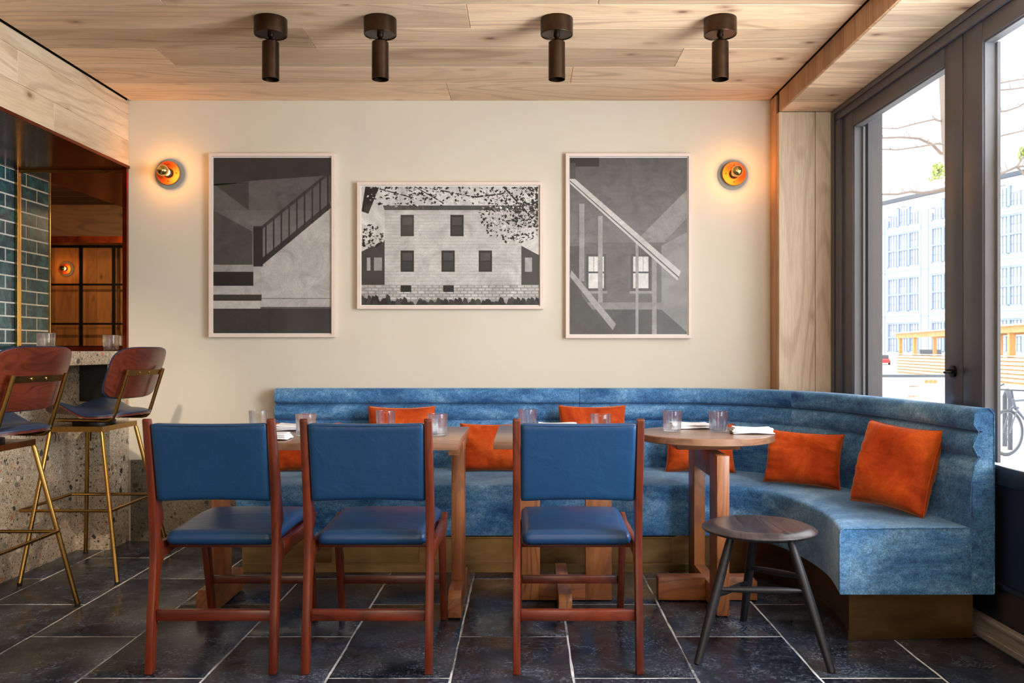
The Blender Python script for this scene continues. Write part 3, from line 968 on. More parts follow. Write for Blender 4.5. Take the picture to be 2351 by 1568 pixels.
# ------------------------------------------------------------------ ceiling lights
cl0 = thing('ceiling_spotlight', 'x', 'ceiling light', (0, 3.69, ZC), 'dark bronze ceiling spotlights')
MB().lathe([(0, 0), (0.070, 0), (0.0705, -0.002), (0.0705, -0.068), (0.069, -0.070), (0.067, -0.070), (0.066, -0.067), (0, -0.067)], (0, 3.69, ZC), (0, 0, 1), 48).build('canopy', M['bronze'], cl0, smooth=35)
MB().lathe([(0.0, -0.066), (0.014, -0.067), (0.014, -0.078), (0.009, -0.082), (0.013, -0.090), (0.013, -0.098), (0.0, -0.100)], (0, 3.69, ZC), (0, 0, 1), 24).build('swivel_joint', M['bronze'], cl0, smooth=50)
MB().box(-0.018, 0.018, 3.687, 3.693, ZC - 0.101, ZC - 0.085).build('swivel_bracket', M['bronze'], cl0, bevel=0.001, seg=1)
MB().lathe([(0, -0.100), (0.034, -0.100), (0.036, -0.102), (0.0365, -0.262), (0.0345, -0.262), (0.034, -0.13), (0.0, -0.13)], (0, 3.69, ZC), (0, 0, 1), 40).build('barrel', M['bronze'], cl0, smooth=35)
MB().lathe([(0, -0.205), (0.033, -0.205), (0.033, -0.2), (0, -0.2)], (0, 3.69, ZC), (0, 0, 1), 24).build('lens', M['black_gloss'], cl0)
freeze(cl0)
for i, (x, lab) in enumerate(((-1.108, 'bronze ceiling spotlight nearest the bar side'), (-0.632, 'second bronze ceiling spotlight from the bar side'), (0.135, 'third bronze ceiling spotlight from the bar side'), (0.845, 'bronze ceiling spotlight nearest the window wall'))):
    o = cl0 if i == 0 else copy_tree(cl0)
    o.location.x = x; o['label'] = lab

# ------------------------------------------------------------------ window wall
def wbox(d0, d1, y0, y1, z0, z1):
    """box in the slightly turned frame of the window wall"""
    return MB().box(d0, d1, y0, y1, z0, z1).map(lambda d, y, z: (wx(y, d), y, z))
HZ = 2.4235
# lower dark wall with bead
lw = struct(wbox(0.036, 0.30, -3.2, YP + 0.15, 0.0, 0.60).build('wall_right', M['navy_paint']))
wbox(0.020, 0.036, -3.2, YP - 0.001, 0.60, 0.67).build('sill_rail', M['navy_paint'], lw, bevel=0.003, seg=2)
wbox(0.026, 0.036, -3.2, YP - 0.001, 0.215, 0.235).build('panel_bead', M['navy_paint'], lw, bevel=0.003, seg=2)
bs = struct(wbox(0.006, 0.0355, -3.2, YP - 0.001, 0.0, 0.088).build('baseboard_right', M['base_alu'], bevel=0.003, seg=1))
wbox(0.0, 0.0058, -3.2, YP - 0.001, 0.008, 0.030).build('bead', M['base_alu'], bs, bevel=0.002, seg=1)
wbox(0.002, 0.0058, -3.2, YP - 0.001, 0.076, 0.084).build('bead', M['base_alu'], bs)

# outer frame: head and jamb
wf = struct(wbox(0.0, 0.10, -3.2, YP - 0.001, 2.355, HZ - 0.001).build('trim_4', M['steel_dark'], bevel=0.003))
wbox(0.0, 0.10, 4.60, YP - 0.001, 0.671, 2.3545).build('jamb', M['steel_dark'], wf, bevel=0.004)
wbox(-0.006, -0.0005, -3.2, YP - 0.02, 2.395, HZ - 0.002).build('head_bead', M['steel_dark'], wf, bevel=0.002)
wbox(-0.006, -0.0005, 4.672, YP - 0.002, 0.672, 2.40).build('jamb_bead', M['steel_dark'], wf, bevel=0.002)


def sash(name, y0, y1, handle=False):
    """y0 near, y1 far"""
    s = struct(wbox(0.012, 0.060, y1 - 0.137, y1, 0.6705, 2.3545).build(name, M['steel_dark'], bevel=0.003))
    wbox(0.012, 0.060, y0, y0 + 0.137, 0.6705, 2.3545).build('stile', M['steel_dark'], s, bevel=0.003)
    wbox(0.012, 0.060, y0 + 0.1375, y1 - 0.1375, 2.275, 2.3545).build('top_rail', M['steel_dark'], s, bevel=0.003)
    g0, g1 = y0 + 0.137, y1 - 0.137
    for nm, a in (('glazing_bead', (0.020, 0.058, g1 - 0.006, g1, 0.672, 2.2745)), ('glazing_bead', (0.020, 0.058, g0, g0 + 0.006, 0.672, 2.2745)), ('glazing_bead', (0.020, 0.058, g0 + 0.0065, g1 - 0.0065, 2.268, 2.2745))):
        wbox(*a).build(nm, M['bead'], s)
    wbox(0.0585, 0.070, g1 - 0.022, g1 - 0.001, 0.672, 2.268).build('gasket', M['bead'], s)
    wbox(0.062, 0.066, g0 + 0.002, g1 - 0.002, 0.672, 2.272).build('pane', M['pane'], s)
    return s
s1 = sash('window_1', 3.379, 4.598)
s2 = sash('window_2', 2.156, 3.373)
s3 = sash('window_3', 0.93, 2.15)
wbox(-0.05, 0.0, 3.374, 3.378, 0.7, 0.7001)
# turn latch on the meeting stile
la = MB(); zc = 1.012; yc = 3.44
la.lathe([(0, 0.0), (0.024, 0.0), (0.024, 0.010), (0.010, 0.012), (0.009, 0.032), (0, 0.033)], (wx(yc, 0.0115), yc, zc), (-1, 0, 0), 24)
la.soft(0.007, 0.030, 0.006, 0.005, 3, 6, 3, None, (wx(yc) - 0.02, yc - 0.016, zc - 0.004))
tag(la.build('latch', M['black_metal'], s1, smooth=40), 'black turn latch')

# exterior masonry jamb seen through the first pane
struct(wbox(0.10, 0.175, 4.475, 5.6, -0.5, 3.4).build('wall_exterior', M['stucco']))
struct(wbox(0.10, 0.175, -3.2, 4.4745, 2.45, 3.4).build('wall_exterior_head', M['stucco']))
struct(wbox(0.10, 0.175, -3.2, 4.4745, -0.5, 0.55).build('wall_exterior_sill', M['stucco']))
struct(wbox(0.067, 0.22, -3.2, 4.4745, 0.55, 0.60).build('trim_5', M['stucco']))

# ------------------------------------------------------------------ banquette
ST = [((-1.417, 4.155), (-1.417, 4.77), (-1.417, 4.88)), ((-0.55, 4.155), (-0.55, 4.77), (-0.55, 4.88)), ((0.303, 4.155), (0.303, 4.77), (0.303, 4.88)),
      ((0.75, 4.155), (0.80, 4.77), (0.83, 4.88)), ((0.93, 4.145), (1.08, 4.70), (1.14, 4.815)), ((1.07, 4.08), (1.28, 4.55), (1.36, 4.67)),
      ((1.165, 3.94), (1.43, 4.33), (1.53, 4.43)), ((1.212, 3.70), (1.54, 4.03), (1.64, 4.08)), ((1.216, 3.43), (1.605, 3.6), (1.705, 3.62)), ((1.167, 3.157), (1.648, 3.157), (1.741, 3.157))]


def cr(pts, t):
    n = len(pts) - 1
    i = min(int(t), n - 1); u = t - i
    p = [Vector(pts[max(0, min(n, i + k))]) for k in (-1, 0, 1, 2)]
    return 0.5 * ((2 * p[1]) + (-p[0] + p[2]) * u + (2 * p[0] - 5 * p[1] + 4 * p[2] - p[3]) * u * u + (-p[0] + 3 * p[1] - 3 * p[2] + p[3]) * u ** 3)
FP = [s[0] for s in ST]; JP = [s[1] for s in ST]; OP = [s[2] for s in ST]


def sweep(t0, t1, n, section, cap=True):
    mb = MB()
    rings = []
    for i in range(n + 1):
        t = t0 + (t1 - t0) * i / n
        f, j, o = cr(FP, t), cr(JP, t), cr(OP, t)
        rings.append(section(f, j, o, t, i, n))
    m = len(rings[0])
    vs = [p for r in rings for p in r]
    fs = []
    for i in range(n):
        for k in range(m):
            k2 = (k + 1) % m
            fs.append((i * m + k, i * m + k2, (i + 1) * m + k2, (i + 1) * m + k))
    if cap:
        fs.append(tuple(range(m))); fs.append(tuple(n * m + k for k in range(m - 1, -1, -1)))
    return mb.add(vs, fs)


def sec_seat(f, j, o, t, i, n):
    d = (j - f).normalized(); L = (j - f).length
    e = min(i, n - i)
    dz = -0.004 if e == 0 else 0.0
    pr = [(0.004, 0.19), (0.0, 0.195), (0.0, 0.41), (0.003, 0.424), (0.010, 0.432), (0.022, 0.436), (0.10, 0.4385), (0.3, 0.440), (L - 0.03, 0.439), (L + 0.01, 0.437), (L + 0.01, 0.19)]
    return [(f.x + d.x * a, f.y + d.y * a, z + (dz if z > 0.4 else 0)) for a, z in pr]


def sec_back(f, j, o, t, i, n):
    d = (o - j).normalized(); L = (o - j).length
    e = 0.003 if min(i, n - i) == 0 else 0.0
    def arc(z0, z1, base, amp, k=6):
        return [(base - amp * math.sin(math.pi * (q / k)) ** 0.6, z0 + (z1 - z0) * q / k) for q in range(k + 1)]
    pr = [(0.004, 0.43)] + arc(0.437, 0.697, 0.024, 0.014, 8)[1:-1] + [(0.040, 0.7005)] + arc(0.704, 0.7925, 0.032, 0.018, 8)[1:-1] + [(0.050, 0.796)]
    pr += [(0.026, 0.7995), (0.0175, 0.808), (0.0155, 0.82), (0.016, 0.835), (0.018, 0.855), (0.024, 0.870), (0.035, 0.879), (0.05, 0.8825), (L - 0.02, 0.8825), (L - 0.008, 0.879), (L - 0.002, 0.872), (L, 0.86), (L, 0.43)]
    return [(j.x + d.x * (a + e), j.y + d.y * (a + e), z) for a, z in pr]


def sec_low(f, j, o, t, i, n):
    d = (o - j).normalized(); L = (o - j).length
    return [(j.x + d.x * a, j.y + d.y * a, z) for a, z in ((0.0105, 0.19), (0.0105, 0.4285), (L, 0.4285), (L, 0.19))]


def sec_plinth(f, j, o, t, i, n, ins=0.045, z0=0.002, z1=0.1895):
    d = (j - f).normalized(); d2 = (o - j).normalized(); L2 = (o - j).length
    b = j + d2 * (L2 - 0.03)
    return [(f.x + d.x * ins, f.y + d.y * ins, z0), (f.x + d.x * ins, f.y + d.y * ins, z1), (b.x, b.y, z1), (b.x, b.y, z0)]

bq = thing('banquette', 'long curved blue velvet banquette with channelled back and brass plinth', 'banquette', (0, 4.3, 0))
for a, b, n in ((0, 5.45, 60), (5.452, 9, 56)):
    sweep(a, b, n, sec_seat).build('seat', M['velvet'], bq, smooth=50)
for a, b, n in ((0, 2, 20), (2.004, 5.6, 44), (5.604, 9, 56)):
    sweep(a, b, n, sec_back).build('backrest', M['velvet'], bq, smooth=40)
sweep(0.0, 9.0, 90, sec_low).build('back_base', M['velvet'], bq, smooth=50)
# plinth: stops short of the right end
def tpl(end):
    return end
sweep(0.03, 8.75, 90, sec_plinth).build('plinth', M['brass_plate'], bq, smooth=50)
sweep(0.03, 8.745, 90, lambda f, j, o, t, i, n: sec_plinth(f, j, o, t, i, n, 0.041, 0.0005, 0.040)).build('toe_strip', M['brass_plate'], bq, smooth=50)
for (xa, xb) in ((-1.28, -0.96), (-0.898, -0.528), (-0.47, -0.02), (0.067, 0.252), (0.33, 0.72)):
    MB().box(xa, xb, 4.196, 4.1995, 0.048, 0.168).build('access_panel', M['brass_plate'], bq, bevel=0.001, seg=1)
for (xa, xb) in ((-1.38, 0.74),):
    MB().box(xa, xb, 4.1965, 4.1998, 0.176, 0.189).build('top_strip', M['black_metal'], bq)
# piping at the right end
pp = []
for i in range(9, 10):
    f, j, o = [Vector(p) for p in ST[9]]
d = (o - j).normalized(); L = (o - j).length
end_y = 3.157 - 0.001
prof = [(0.0, 0.44), (0.008, 0.60), (0.022, 0.69), (0.034, 0.70), (0.015, 0.74), (0.036, 0.795), (0.016, 0.82), (0.02, 0.86), (0.04, 0.881), (L - 0.02, 0.8825), (L, 0.86), (L, 0.195)]
MB().tube([(j.x + a, end_y, z) for a, z in prof], 0.0022, 6).build('piping', M['velvet'], bq, smooth=60)
MB().tube([(f.x, end_y, 0.195), (f.x, end_y, 0.41), (f.x + 0.004, end_y, 0.427), (f.x + 0.02, end_y, 0.436), (j.x, end_y, 0.438)], 0.0022, 6).build('piping', M['velvet'], bq, smooth=60)
MB().tube([(j.x + 0.008, end_y, 0.193), (j.x + 0.006, end_y, 0.436)], 0.002, 6).build('piping', M['velvet'], bq, smooth=60)

# ------------------------------------------------------------------ cushions
def cushion(cx, cy, cz, w, h, th, yaw, tilt, roll, label, seed):
    """cushion standing upright; yaw about z (0 faces -Y), tilt leans back"""
    r = random.Random(seed)
    ph = [r.random() * 6.28 for _ in range(8)]
    mb = MB()
    nu, nv = 36, 30
    def pt(u, v, side):
        # pinched edges, pointed corners
        eu = 1 - 0.055 * (1 - v * v) ** 1.0 * 1; ev = 1 - 0.06 * (1 - u * u)
        x = u * w / 2 * (1 - 0.07 * (1 - v ** 2) * abs(u) ** 3); z = v * h / 2 * (1 - 0.07 * (1 - u ** 2) * abs(v) ** 3)
        a = max(0.0, (1 - u ** 4)) ; b = max(0.0, (1 - v ** 4))
        p = th / 2 * (a * b) ** 0.42
        wr = 0.0
        e1 = abs(u) ** 2.5; e2 = abs(v) ** 2.5
        wr += 0.0065 * math.sin(v * 22 + ph[0] + 2 * u) * e1 * (1 - abs(v)) + 0.005 * math.sin(u * 20 + ph[1] + 3 * v) * e2 * (1 - abs(u))
        wr += 0.006 * math.sin(3.1 * u + 4.3 * v + ph[2]) + 0.003 * math.sin(7 * u - 3 * v + ph[3])
        y = -side * (p + wr * min(1, a * b * 3))
        return Vector((x, y, z))
    ids = {}
    vs = []; fs = []
    for side in (1, -1):
        for i in range(nu + 1):
            for j_ in range(nv + 1):
                u = -1 + 2 * i / nu; v = -1 + 2 * j_ / nv
                u = math.copysign(abs(u) ** 0.8, u); v = math.copysign(abs(v) ** 0.8, v)
                rim = i in (0, nu) or j_ in (0, nv)
                key = (0 if rim else side, i, j_)
                if key not in ids:
                    ids[key] = len(vs); vs.append(pt(u, v, side))
    for side in (1, -1):
        for i in range(nu):
            for j_ in range(nv):
                q = []
                for (a, b) in ((i, j_), (i + 1, j_), (i + 1, j_ + 1), (i, j_ + 1)):
                    rim = a in (0, nu) or b in (0, nv)
                    q.append(ids[(0 if rim else side, a, b)])
                fs.append(tuple(q) if side == 1 else tuple(q[::-1]))
    Mx = Matrix.Translation((0, 0, h / 2)) @ Matrix.Rotation(roll, 4, 'Y')
    Mx = Matrix.Rotation(yaw, 4, 'Z') @ Matrix.Rotation(-tilt, 4, 'X') @ Mx
    base = Vector((cx, cy, cz))
    vs = [base + (Mx @ p) for p in vs]
    mz = min(p.z for p in vs)
    vs = [p + Vector((0, 0, cz - mz)) for p in vs]
    t = thing('throw_pillow', label, 'cushion', (cx, cy, cz), 'orange velvet cushions on the banquette')
    MB().add(vs, fs).build('cover', M['rust'], t, smooth=180)
    ring = [vs[ids[(0, i, 0)]] for i in range(nu + 1)] + [vs[ids[(0, nu, j_)]] for j_ in range(1, nv + 1)] + [vs[ids[(0, i, nv)]] for i in range(nu - 1, -1, -1)] + [vs[ids[(0, 0, j_)]] for j_ in range(nv - 1, 0, -1)]
    MB().tube(ring + [ring[0]], 0.0022, 5, caps=False).build('seam', M['rust'], t, smooth=180)
    return t
SZ = 0.4405
cushion(-1.195, 4.60, SZ, 0.36, 0.265, 0.13, 0, 0.22, 0, 'dark orange lumbar cushion behind the leftmost chair, low on the banquette', 1)
cushion(-0.685, 4.62, SZ, 0.37, 0.355, 0.13, 0, 0.20, 0.0, 'square rust cushion behind the glass of the second chair', 2)
cushion(-0.175, 4.60, SZ, 0.37, 0.262, 0.13, 0, 0.22, 0, 'low red orange cushion in the gap between the two rectangular tables', 3)
cushion(0.365, 4.62, SZ, 0.37, 0.36, 0.13, 0, 0.20, 0.0, 'square orange cushion behind the third chair, just right of the back seam', 4)
cushion(0.94, 4.575, SZ, 0.37, 0.265, 0.13, -0.12, 0.25, 0.0, 'orange lumbar cushion hidden behind the round table post', 5)
cushion(1.33, 4.10, SZ, 0.37, 0.262, 0.12, -0.62, 0.22, 0.02, 'orange lumbar cushion in the bend of the banquette, right of the round table', 6)
cushion(1.475, 3.46, SZ, 0.34, 0.355, 0.15, -1.02, 0.30, 0.06, 'large square orange cushion near the open end of the banquette', 7)

# ------------------------------------------------------------------ tables
def napkin(x, y, z, w, dpt, rz, label, seed):
    r = random.Random(seed)
    mb = MB()
    for i in range(4):
        ox, oy, rr = r.uniform(-.004, .004), r.uniform(-.003, .003), r.uniform(-.03, .03)
        ph = r.random() * 6
        ww = w / 2 - 0.002 * i
        def fn(p, u, v, wv, i=i, ph=ph):
            zz = p.z + 0.0018 * math.sin(3 * u + ph) + 0.0012 * math.sin(5 * v + ph)
            if u < -0.75 and i > 1:
                zz += 0.003 * (abs(u) - 0.75) / 0.25
            return (p.x, p.y, zz)
        m2 = MB().soft(ww, dpt / 2, 0.0036, 0.0034, 16, 10, 2, fn, (0, 0, 0))
        m2.map(lambda a, b, c, rr=rr, ox=ox, oy=oy, i=i: (a * math.cos(rr) - b * math.sin(rr) + ox, a * math.sin(rr) + b * math.cos(rr) + oy, c + 0.0065 + i * 0.0052))
        mb.add(m2.v, m2.f)
    cs, sn = math.cos(rz), math.sin(rz)
    mb.map(lambda a, b, c: (x + a * cs - b * sn, y + a * sn + b * cs, z + c))
    o = mb.build('napkin', M['napkin'], smooth=60)
    return tag(o, label, 'napkin', 'folded white napkins')


gl0 = None
def tumbler(x, y, z, label, group='clear tumblers on the tables'):
    global gl0
    if gl0 is None:
        prof = [(0, 0.0), (0.036, 0.0), (0.0385, 0.002), (0.0395, 0.006), (0.0435, 0.090), (0.0431, 0.092), (0.0422, 0.0915), (0.0378, 0.0095), (0.035, 0.0075), (0, 0.0072)]
        gl0 = MB().lathe(prof, (0, 0, 0), (0, 0, 1), 40).build('tumbler', M['glass'], smooth=40)
        o = gl0
    else:
        o = gl0.copy(); COL.objects.link(o)
    o.location = (x, y, z)
    return tag(o, label, 'glass', group)

TT = 0.735
t1 = thing('dining_table', 'long rectangular walnut table behind the two left chairs', 'table', (-0.809, 3.678, 0))
MB().box(-1.35, -0.268, 3.326, 4.03, TT - 0.029, TT).build('tabletop', M['walnut_x'], t1, bevel=0.0015)
for x0, x1 in ((-1.347, -1.293), (-0.318, -0.264)):
    MB().box(x0, x1, 3.64, 3.735, 0.1125, TT - 0.0295).build('post', M['walnut_z'], t1, bevel=0.0015)
    MB().prism([(3.465, 0.006), (3.465, 0.085), (3.49, 0.112), (3.865, 0.112), (3.89, 0.085), (3.89, 0.006)], x0, x1, 'x').build('sled_foot', M['walnut_y'], t1, bevel=0.0015)
    MB().box(x0 + 0.005, x1 - 0.005, 3.42, 3.93, TT - 0.06, TT - 0.0295).build('top_batten', M['walnut_y'], t1)
    for yy in (3.49, 3.86):
        MB().lathe([(0, 0), (0.014, 0), (0.014, 0.0055), (0, 0.0055)], ((x0 + x1) / 2, yy, 0.0004), seg=12).build('glide', M['rubber'], t1)

t2 = thing('dining_table', 'small rectangular walnut table behind the third blue chair', 'table', (0.161, 3.73, 0))
MB().box(-0.128, 0.45, 3.359, 4.10, TT - 0.029, TT).build('tabletop', M['walnut_x'], t2, bevel=0.0015)
MB().box(-0.053, 0.062, 3.71, 3.762, 0.0065, TT - 0.0295).build('post', M['walnut_z'], t2, bevel=0.0015)
MB().box(0.262, 0.376, 3.71, 3.762, 0.0065, TT - 0.0295).build('post', M['walnut_z'], t2, bevel=0.0015)
MB().box(0.0625, 0.2615, 3.7105, 3.7615, 0.0065, 0.106).build('bottom_rail', M['walnut_b'], t2, bevel=0.0015)
MB().box(0.0625, 0.2615, 3.7105, 3.7615, 0.60, TT - 0.03).build('top_rail', M['walnut_b'], t2, bevel=0.0015)
for a, b in ((3.44, 3.7095), (3.7625, 3.98)):
    pts = [(a, 0.006), (a, 0.082), (a + 0.02, 0.1055), (b, 0.1055), (b, 0.006)] if a < 3.6 else [(a, 0.006), (a, 0.1055), (b - 0.02, 0.1055), (b, 0.082), (b, 0.006)]
    MB().prism(pts, 0.134, 0.188, 'x').build('cross_foot', M['walnut_y'], t2, bevel=0.0015)
for xx, yy in ((0.16, 3.46), (0.16, 3.96), (-0.03, 3.735), (0.35, 3.735)):
    MB().lathe([(0, 0), (0.014, 0), (0.014, 0.0058), (0, 0.0058)], (xx, yy, 0.0004), seg=12).build('glide', M['rubber'], t2)

RT = 0.732; RC = (0.80, 3.79)
t3 = thing('round_table', 'round walnut pedestal table near the curve of the banquette', 'table', (RC[0], RC[1], 0))
MB().lathe([(0, RT), (0.298, RT), (0.3015, RT - 0.003), (0.3015, RT - 0.028), (0.2985, RT - 0.031), (0, RT - 0.031)], (RC[0], RC[1], 0), seg=96).build('tabletop', M['walnut_x'], t3, smooth=30)
MB().box(0.66, 0.935, 3.70, 3.86, RT - 0.068, RT - 0.032).build('top_block', M['walnut_b'], t3, bevel=0.0015)
xa, xb = 0.786, 0.837
MB().box(xa, xb, 3.489, 3.632, 0.0065, RT - 0.0685).build('post', M['walnut_z'], t3, bevel=0.0012)
MB().box(xa, xb, 3.96, 4.10, 0.0065, RT - 0.0685).build('post', M['walnut_z'], t3, bevel=0.0012)
MB().box(xa + 0.0005, xb - 0.0005, 3.6325, 3.9595, 0.0065, 0.098).build('bottom_rail', M['walnut_y'], t3, bevel=0.0012)
MB().box(xa + 0.0005, xb - 0.0005, 3.6325, 3.9595, 0.56, RT - 0.0685).build('top_rail', M['walnut_y'], t3, bevel=0.0012)
for a, b, s in ((0.58, xa - 0.0005, 0), (xb + 0.0005, 1.012, 1)):
    pts = [(a, 0.006), (a, 0.1), (a + 0.006, 0.1055), (b, 0.1055), (b, 0.006)] if s == 0 else [(a, 0.006), (a, 0.1055), (b - 0.02, 0.1055), (b, 0.088), (b, 0.006)]
    MB().prism(pts, 3.711, 3.78, 'y').build('cross_foot', M['walnut_b'], t3, bevel=0.0015)
for xx, yy in ((0.60, 3.745), (0.99, 3.745), (0.811, 3.51), (0.811, 4.08)):
    MB().lathe([(0, 0), (0.014, 0), (0.014, 0.0058), (0, 0.0058)], (xx, yy, 0.0004), seg=12).build('glide', M['rubber'], t3)

tz = TT + 0.0004
tumbler(-1.199, 3.815, tz, 'clear tumbler above the leftmost chair back, before the bare wall')
tumbler(-0.932, 3.60, tz, 'clear tumbler on the long table in the gap between the two left chairs')
tumbler(-0.63, 3.815, tz, 'clear tumbler in front of the rust cushion, far side of the long table')
tumbler(-0.376, 3.62, tz, 'clear tumbler on the right front corner of the long table')
tumbler(0.008, 3.90, tz, 'clear tumbler at the far left of the small rectangular table')
tumbler(0.318, 3.60, tz, 'clear tumbler in front of the square orange cushion, small table')
tumbler(0.661, 3.83, RT + 0.0004, 'left one of the two tumblers on the round table')
tumbler(0.864, 3.81, RT + 0.0004, 'right one of the two tumblers on the round table')
napkin(-1.035, 3.86, TT, 0.19, 0.11, 0.05, 'folded white napkin at the far side of the long table, behind the chair gap', 1)
napkin(-1.06, 3.46, TT, 0.19, 0.12, 0.04, 'folded white napkin at the near side of the long table, left chair setting', 2)
napkin(-0.50, 3.87, TT, 0.19, 0.12, -0.1, 'folded white napkin beside the right front tumbler of the long table', 3)
napkin(0.15, 3.93, TT, 0.19, 0.10, 0.0, 'folded white napkin on the small table behind the third chair', 4)
napkin(0.765, 3.975, RT, 0.19, 0.10, 0.02, 'folded white napkin behind the two tumblers on the round table', 5)
napkin(0.993, 3.735, RT, 0.18, 0.10, -0.06, 'folded white napkin at the right edge of the round table', 6)
tumbler(-2.40, 4.25, 1.0925, 'tumbler on the stone bar before the tiled mirror', 'clear tumblers on the bar')
tumbler(-2.365, 4.845, 1.0925, 'tumbler on the stone bar beside the right mirror edge', 'clear tumblers on the bar')

# ------------------------------------------------------------------ dining chairs
def make_chair():
    t = thing('dining_chair', 'x', 'chair', (0, 0, 0), 'blue leather dining chairs at the tables')
    back = [(-0.300, 0), (-0.283, 0.20), (-0.262, 0.38), (-0.262, 0.45), (-0.275, 0.60), (-0.318, 0.862), (-0.312, 0.868), (-0.296, 0.866), (-0.245, 0.70), (-0.212, 0.56), (-0.200, 0.515), (-0.204, 0.50),
            (-0.226, 0.472), (-0.228, 0.452), (-0.215, 0.437), (-0.196, 0.430), (-0.196, 0.372), (-0.215, 0.352), (-0.228, 0.31), (-0.245, 0.18), (-0.266, 0)]
    front = [(0.170, 0.425), (0.222, 0.425), (0.305, 0.0), (0.278, 0.0)]
    for s in (-1, 1):
        a, b = sorted((s * 0.222, s * 0.1965))
        MB().prism(back, a, b, 'x').build('leg', M['teak_z'], t, bevel=0.003)
        a, b = sorted((s * 0.219, s * 0.193))
        MB().prism(front, a, b, 'x').build('leg', M['teak_z'], t, bevel=0.004)
        a, b = sorted((s * 0.2235, s * 0.199))
        MB().prism([(-0.1955, 0.374), (-0.1955, 0.430), (0.0, 0.426), (0.20, 0.428), (0.262, 0.446), (0.268, 0.440), (0.240, 0.392), (0.20, 0.378), (-0.10, 0.382)], a, b, 'x').build('side_rail', M['teak_y'], t, bevel=0.003)
    MB().box(-0.196, 0.196, -0.268, -0.246, 0.172, 0.210).build('stretcher', M['teak_x'], t, bevel=0.003)
    MB().box(-0.193, 0.193, 0.248, 0.268, 0.158, 0.190).build('stretcher', M['teak_x'], t, bevel=0.003)
    MB().box(-0.192, 0.192, -0.17, 0.225, 0.402, 0.4195).build('seat_frame', M['teak_x'], t, bevel=0.002)
    def dome(p, u, v, w):
        z = p.z
        k = (1 - u * u) * (1 - v * v)
        if w > 0:
            z += 0.012 * k ** 0.5 * w
        zz = z + (0.004 * math.sin(math.pi * (v + 0.2)))
        # front corners taper slightly, back edge narrows at the legs
        x = p.x * (1 + 0.02 * v)
        return (x, p.y, zz)
    MB().soft(0.194, 0.243, 0.024, 0.0225, 22, 26, 6, dome, (0, 0.030, 0.4425)).build('seat', M['leather'], t, smooth=60)
    def bk(p, u, v, w):
        # back pad leaning: z up, thickness along y
        y = p.y - 0.006 * (1 - u * u) * 0 + 0.004 * (1 - u * u) * (1 if p.y < 0 else -0.4) * -1
        z = p.z + (0.006 * (1 - u * u) if w < -0.6 else 0) - (0.004 * (1 - u * u) if w > 0.6 else 0)
        yy = y + 0.005 * math.cos(u * 1.5) 
        lean = -0.19 * (z)
        return (p.x, yy + lean, z)
    MB().soft(0.1955, 0.021, 0.136, 0.009, 28, 5, 22, bk, (0, -0.272, 0.716)).build('backrest', M['leather'], t, smooth=60)
    # welt along the pad's rear face
    def ry(z):
        return -0.272 - 0.19 * (z - 0.716) - 0.0205
    pts = [(-0.188, ry(0.59) , 0.588), (0.0, ry(0.594) - 0.003, 0.594), (0.188, ry(0.59), 0.588)]
    MB().tube([(-0.19, ry(0.846) + 0.003, 0.8445), (-0.08, ry(0.845) + 0.000, 0.8435), (0.08, ry(0.845) + 0.0, 0.8435), (0.19, ry(0.846) + 0.003, 0.8445)], 0.0022, 6).build('welt', M['leather'], t, smooth=60)
    return t

ch0 = make_chair()
freeze(ch0)
for i, (x, y, lab) in enumerate(((-1.068, 3.17, 'leftmost blue leather dining chair with reddish wooden frame, nearest the bar'),
                                 (-0.539, 3.17, 'middle blue leather dining chair, at the right end of the long table'),
                                 (0.178, 3.17, 'blue leather dining chair standing apart at the small rectangular table'))):
    o = ch0 if i == 0 else copy_tree(ch0)
    o.location = (x, y, 0.0004); o['label'] = lab

# ------------------------------------------------------------------ three-legged stool
SX, SY = 0.844, 3.076
ts = thing('tripod_stool', 'low black stained round stool on three splayed legs before the banquette end', 'stool', (SX, SY, 0))
MB().lathe([(0, 0.4655), (0.11, 0.467), (0.155, 0.470), (0.166, 0.4705), (0.175, 0.4685), (0.198, 0.459), (0.2025, 0.455), (0.2025, 0.452), (0.197, 0.447), (0.165, 0.437), (0.12, 0.434), (0, 0.434)], (SX, SY, 0), seg=72).build('seat', M['ebony_seat'], ts, smooth=40)
LT = [((0.722, 3.03, 0.437), (0.602, 2.975, 0.0)), ((0.955, 3.03, 0.437), (1.048, 2.887, 0.0)), ((0.860, 3.20, 0.437), (0.884, 3.45, 0.0))]
LT = [((0.735, 3.035, 0.44), (0.602, 2.975, 0.0004)), ((0.935, 3.015, 0.44), (1.044, 2.895, 0.0004)), ((0.862, 3.20, 0.44), (0.884, 3.45, 0.0004))]
def lp(i, z):
    a, b = Vector(LT[i][0]), Vector(LT[i][1])
    t = (a.z - z) / (a.z - b.z)
    return a + (b - a) * t
for i in range(3):
    zs = [0.44, 0.40, 0.30, 0.20, 0.10, 0.0004]
    rr = [0.0125, 0.0145, 0.017, 0.0175, 0.0155, 0.0135]
    MB().tube([lp(i, z) for z in zs], rr, 20).build('leg', M['ebony_z'], ts, smooth=50)
def rung(i, zi, j, zj):
    a, b = lp(i, zi), lp(j, zj)
    d = (b - a).normalized(); a = a + d * 0.012; b = b - d * 0.012
    n = 9
    pts = [a + (b - a) * k / n for k in range(n + 1)]
    MB().tube(pts, [0.0065 + 0.0055 * math.sin(math.pi * k / n) ** 0.7 for k in range(n + 1)], 16).build('rung', M['ebony_x'], ts, smooth=50)
rung(0, 0.252, 1, 0.258)
rung(0, 0.228, 2, 0.185)
rung(2, 0.252, 1, 0.305)

